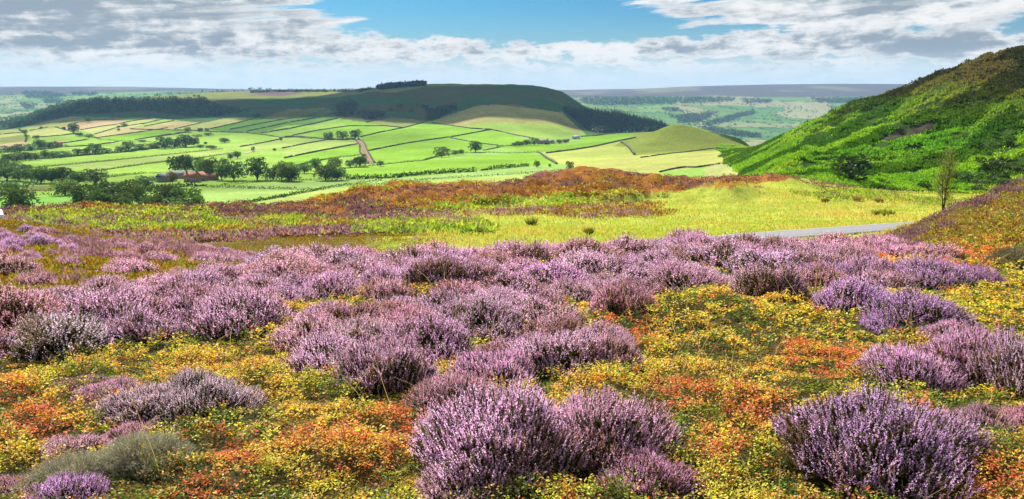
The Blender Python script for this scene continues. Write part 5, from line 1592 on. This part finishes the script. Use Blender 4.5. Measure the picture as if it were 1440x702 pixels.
def building(name, label, cat, u, v, L, D, hw, hr, rz, wall, roof, chimneys=0, windows=3, door=True, ymin=240, group='farm buildings'):
    p = hit([u], [v], ymin, 3000)[0]
    root = empty(name, (p[0], p[1], p[2] - 0.2), math.radians(rz))
    tag(root, label, cat, group)
    # walls with gables: quads only
    L, D, hw, hr = L * 0.88, D * 0.88, hw * 0.9, hr * 0.9
    x, y = L / 2, D / 2
    V = np.array([[-x, -y, -1], [x, -y, -1], [x, y, -1], [-x, y, -1], [-x, -y, hw], [x, -y, hw], [x, y, hw], [-x, y, hw], [-x, 0, hw + hr], [x, 0, hw + hr]], float)
    Fq = np.array([[0, 1, 5, 4], [1, 2, 6, 5], [2, 3, 7, 6], [3, 0, 4, 7], [4, 8, 7, 7], [5, 6, 9, 9]])
    bm_v = np.vstack([V, [[-x, -0.01, hw], [x, 0.01, hw]]])
    Fq[4] = [4, 10, 7, 8]; Fq[5] = [5, 11, 6, 9]
    obj('wall', mesh_np('wall', bm_v, Fq, np.tile(np.array(wall), (6, 1)), M_STONE), root)
    # roof: two thick slopes
    parts = []
    ov = 0.35
    for s in (-1, 1):
        a = np.array([-x - ov, s * (y + ov), hw - ov * hr / y + 0.05]); b = np.array([x + ov, s * (y + ov), hw - ov * hr / y + 0.05])
        c = np.array([x + ov, 0, hw + hr + 0.05]); d = np.array([-x - ov, 0, hw + hr + 0.05])
        t = np.array([0, 0, 0.22])
        VV = np.array([a, b, c, d, a + t, b + t, c + t, d + t])
        parts.append((VV, np.array([[0, 1, 2, 3], [7, 6, 5, 4], [0, 4, 5, 1], [1, 5, 6, 2], [2, 6, 7, 3], [3, 7, 4, 0]], np.int32), np.tile(np.array(roof), (6, 1))))
    rf = obj('roof', mesh_np('roof', *join(parts), M_ROOF), root)
    for k in range(chimneys):
        cx = (-1 if k == 0 else 1) * (x - 0.7)
        obj('chimney', mesh_np('chimney', *join([box((cx, 0, hw + hr + 0.5), (0.9, 0.9, 1.6), 0, np.array(wall) * 0.9), box((cx, 0, hw + hr + 1.5), (0.4, 0.4, 0.5), 0, (0.3, 0.13, 0.07))]), M_STONE), rf)
    for k in range(windows):
        wx = (k - (windows - 1) / 2) * L / max(windows, 1) * 0.86 + (0.9 if door else 0)
        for wz in ([hw * 0.38, hw * 0.74] if hw > 4.4 else [hw * 0.55]):
            f = obj('window', mesh_np('window', *box((wx, -y - 0.04, wz), (1.3, 0.12, 1.4), 0, (0.75, 0.74, 0.70)), M_DOOR), root)
            obj('pane', mesh_np('pane', *box((wx, -y - 0.11, wz), (1.0, 0.05, 1.1), 0, (0.03, 0.03, 0.04)), M_GLASS), f)
    if door:
        obj('door', mesh_np('door', *box((-x * 0.12 - 0.6, -y - 0.05, 1.1), (1.2 if hw > 3.5 else 2.6, 0.12, 2.4), 0, (0.10, 0.13, 0.12)), M_DOOR), root)
    return root

GREYR = (0.15, 0.17, 0.19); REDR = (0.27, 0.13, 0.085); STN = (0.27, 0.23, 0.18); BRK = (0.28, 0.17, 0.12)
building('barn', 'small grey roofed barn at the left end of the farm', 'barn', 231, 256, 9, 8, 4.0, 2.6, 62, (0.20, 0.20, 0.20), GREYR, 0, 1)
building('barn', 'long low grey roofed shed in the middle of the farm', 'barn', 254, 251, 20, 9, 3.6, 2.6, 4, STN, (0.17, 0.18, 0.19), 0, 4)
building('farmhouse', 'red brick farmhouse with orange tiled roof and chimneys', 'farmhouse', 270.5, 256, 10, 7, 4.8, 2.8, -8, BRK, REDR, 2, 3)
building('barn', 'red tiled barn with pale gable right of the brick farmhouse', 'barn', 281, 254.5, 8, 9, 3.8, 3.2, 68, (0.36, 0.26, 0.20), REDR, 0, 1)
building('barn', 'low red roofed cowshed at the right end of the farm', 'barn', 294, 253.5, 13, 7, 3.0, 2.2, -6, BRK, (0.30, 0.15, 0.10), 0, 3)
building('outbuilding', 'tiny pale walled lean-to left of the grey barn', 'outbuilding', 222, 254, 5, 4, 2.6, 1.2, 5, (0.62, 0.58, 0.50), GREYR, 0, 1)
building('cottage', 'red roofed cottage among trees on the upper left hedge', 'cottage', 82.5, 206, 11, 8, 4.6, 3.0, 20, (0.30, 0.20, 0.16), (0.34, 0.14, 0.10), 1, 2)
building('cottage', 'white cottage with blue grey roof at the foot of the knoll', 'cottage', 810, 195.5, 15, 7, 3.6, 2.6, -5, (0.72, 0.72, 0.70), (0.28, 0.33, 0.37), 1, 3)
building('farmhouse', 'long stone farmhouse with purple grey roof under the knoll', 'farmhouse', 763, 202.5, 18, 8, 4.4, 3.0, 6, STN, (0.22, 0.18, 0.19), 2, 4)
building('barn', 'grey barn right of the long stone farmhouse under the knoll', 'barn', 774, 202, 11, 7, 3.4, 2.6, -20, (0.42, 0.40, 0.37), (0.20, 0.19, 0.20), 0, 2)
building('barn', 'brown roofed barn halfway along the pale farm lane', 'barn', 796, 199.5, 10, 6, 3.0, 2.4, 10, STN, (0.25, 0.16, 0.13), 0, 2)

# ------------------------------------------------------------------ van, pole
def rounded_box(c, s, b, col):
    """box with cut edges, all quads/tris as quads, from a bevelled bmesh"""
    import bmesh
    bm = bmesh.new()
    bmesh.ops.create_cube(bm, size=1)
    for vtx in bm.verts:
        vtx.co = Vector((vtx.co.x * s[0] + c[0], vtx.co.y * s[1] + c[1], vtx.co.z * s[2] + c[2]))
    bmesh.ops.bevel(bm, geom=list(bm.edges), offset=b, segments=3, profile=0.6, affect='EDGES')
    return bm

def bm_obj(name, bm, mat, parent, smooth=True):
    me = bpy.data.meshes.new(name)
    for f in bm.faces:
        f.smooth = smooth
    bm.to_mesh(me); bm.free()
    me.materials.append(mat)
    return obj(name, me, parent)

def build_car():
    import bmesh
    white = principled('car_paint', (0.78, 0.79, 0.80), rough=0.3, spec=0.5)
    dark = principled('car_glass', (0.035, 0.055, 0.08), rough=0.12, spec=0.6)
    rub = principled('tyre_rubber', (0.02, 0.02, 0.02), rough=0.9)
    steel = principled('wheel_steel', (0.45, 0.46, 0.47), rough=0.4, metal=0.7)
    lamp = principled('tail_lamp_red', (0.35, 0.02, 0.02), rough=0.25)
    y = 47.0
    t = float(pix_dir(-14, 310)[0])
    x = t * y
    z = H(x, y)
    root = empty('parked_car', (x, y, z), math.atan(-t))
    tag(root, 'white car parked behind the heather bank at the left edge, mostly hidden', 'car')
    hb = 1.46
    bm = rounded_box((0, 2.1, 0.3 + (hb - 0.3) / 2), (1.78, 4.2, hb - 0.3), 0.16, None)
    for vtx in bm.verts:
        if vtx.co.z > hb * 0.6:
            vtx.co.x *= 0.82
            vtx.co.y = 0.35 + (vtx.co.y) * 0.62
    bm_obj('body', bm, white, root)
    bm_obj('rear_window', rounded_box((0, 0.30, hb * 0.78), (1.25, 0.10, hb * 0.20), 0.025, None), dark, root)
    for s in (-1, 1):
        bm_obj('side_window', rounded_box((s * 0.735, 1.6, hb * 0.80), (0.06, 1.7, hb * 0.18), 0.025, None), dark, root)
        bm_obj('tail_lamp', rounded_box((s * 0.76, 0.0, hb * 0.42), (0.14, 0.10, 0.2), 0.025, None), lamp, root)
        for wy in (0.8, 3.4):
            w = empty('wheel', (s * 0.78, wy, 0.34)); w.parent = root
            for nm, r, th, mt in (('tyre', 0.34, 0.22, rub), ('rim', 0.21, 0.24, steel)):
                b2 = bmesh.new()
                bmesh.ops.create_cone(b2, cap_ends=True, segments=24, radius1=r, radius2=r, depth=th)
                bmesh.ops.rotate(b2, verts=b2.verts, matrix=__import__('mathutils').Matrix.Rotation(math.pi / 2, 3, 'Y'))
                bm_obj(nm, b2, mt, w, False)
    bm_obj('bumper', rounded_box((0, -0.06, 0.45), (1.6, 0.16, 0.2), 0.05, None), rub, root)
build_car()

def build_pole():
    p = hit([63], [300], 240, 500)[0]
    s = (p[1] * CP - p[2] * SP) / FPX
    h = 17 * s + 2
    parts = [tube([(0, 0, -2), (0, 0, h * 0.5), (0, 0, h - 2)], [0.16, 0.14, 0.11], 8, (0.12, 0.09, 0.07))]
    o = empty('utility_pole', tuple(p))
    tag(o, 'lone wooden pole in the pasture right of the big left tree', 'pole')
    obj('post', mesh_np('post', *join(parts), M_BARK), o)
    obj('crossarm', mesh_np('crossarm', *box((0, 0, h - 2.6), (1.5, 0.12, 0.14), 0.6, (0.13, 0.10, 0.08)), M_BARK), o)
build_pole()
# ------------------------------------------------------------------ clouds overhead and the air of the dale
def build_cloud(label, shade_u, shade_v, alt, rx, ry, seed, n=34):
    """a cumulus out of view, added at its height to cast its shadow on the hill"""
    p = hit([shade_u], [shade_v], 900, 8000)[0]
    k = (alt - p[2]) / SUN.z
    c = np.array([p[0] + SUN.x * k, p[1] + SUN.y * k, alt])
    rng = np.random.default_rng(seed)
    import bmesh
    bm = bmesh.new()
    bmesh.ops.create_icosphere(bm, subdivisions=6, radius=1)
    co = np.array([v.co[:] for v in bm.verts])
    a = fbm(co[:, 0] * 2.2 + seed + co[:, 2], co[:, 1] * 2.2 + co[:, 2] * 1.3, 700 + seed, 5, 0.55)
    r = 0.55 + 0.9 * a
    co = co * r[:, None]
    co[:, 2] = np.where(co[:, 2] < 0, co[:, 2] * 0.18, co[:, 2] * 0.55)
    co = co * np.array([rx, ry, min(rx, ry) * 0.55])
    for v, q in zip(bm.verts, co):
        v.co = q
    m = MATS.get('cloud') or cloud_material()
    me = bpy.data.meshes.new('cloud')
    for f in bm.faces: f.smooth = True
    bm.to_mesh(me); bm.free(); me.materials.append(m)
    o = obj('cloud', me)
    o.location = tuple(c)
    tag(o, label, 'cloud', 'clouds over the dale')

def cloud_material():
    m = bpy.data.materials.new('cloud_white'); m.use_nodes = True
    nt = m.node_tree; nt.nodes.clear()
    out = N(nt, 'ShaderNodeOutputMaterial'); d = N(nt, 'ShaderNodeBsdfDiffuse'); t = N(nt, 'ShaderNodeBsdfTranslucent'); mx = N(nt, 'ShaderNodeMixShader', ins={0: 0.12})
    d.inputs[0].default_value = (0.85, 0.86, 0.88, 1); t.inputs[0].default_value = (0.8, 0.82, 0.85, 1)
    nt.links.new(d.outputs[0], mx.inputs[1]); nt.links.new(t.outputs[0], mx.inputs[2]); nt.links.new(mx.outputs[0], out.inputs[0])
    MATS['cloud'] = m
    return m
build_cloud('cloud out of view over the dale, added to shade the flat topped hill', 640, 134, 1300, 520, 260, 3)
build_cloud('cloud out of view over the dale, added to shade the scarp at the left', 250, 152, 1250, 560, 150, 5)

def build_haze():
    x, y0, y1, z0, z1 = 15500, -60, 8900, -320, 130
    V, F_, c = box((0, (y0 + y1) / 2, (z0 + z1) / 2), (2 * x, y1 - y0, z1 - z0))
    m = bpy.data.materials.new('haze_air'); m.use_nodes = True
    nt = m.node_tree; nt.nodes.clear()
    out = N(nt, 'ShaderNodeOutputMaterial'); v = N(nt, 'ShaderNodeVolumePrincipled')
    v.inputs['Color'].default_value = (0.33, 0.62, 1.0, 1)
    v.inputs['Density'].default_value = HAZE_DENSITY
    v.inputs['Anisotropy'].default_value = 0.2
    nt.links.new(v.outputs[0], out.inputs['Volume'])
    tag(obj('haze', mesh_np('haze', V, F_, None, m)), 'thin bluish summer haze filling the dale', 'haze', kind='stuff')
HAZE_DENSITY = 4.6e-5
build_haze()
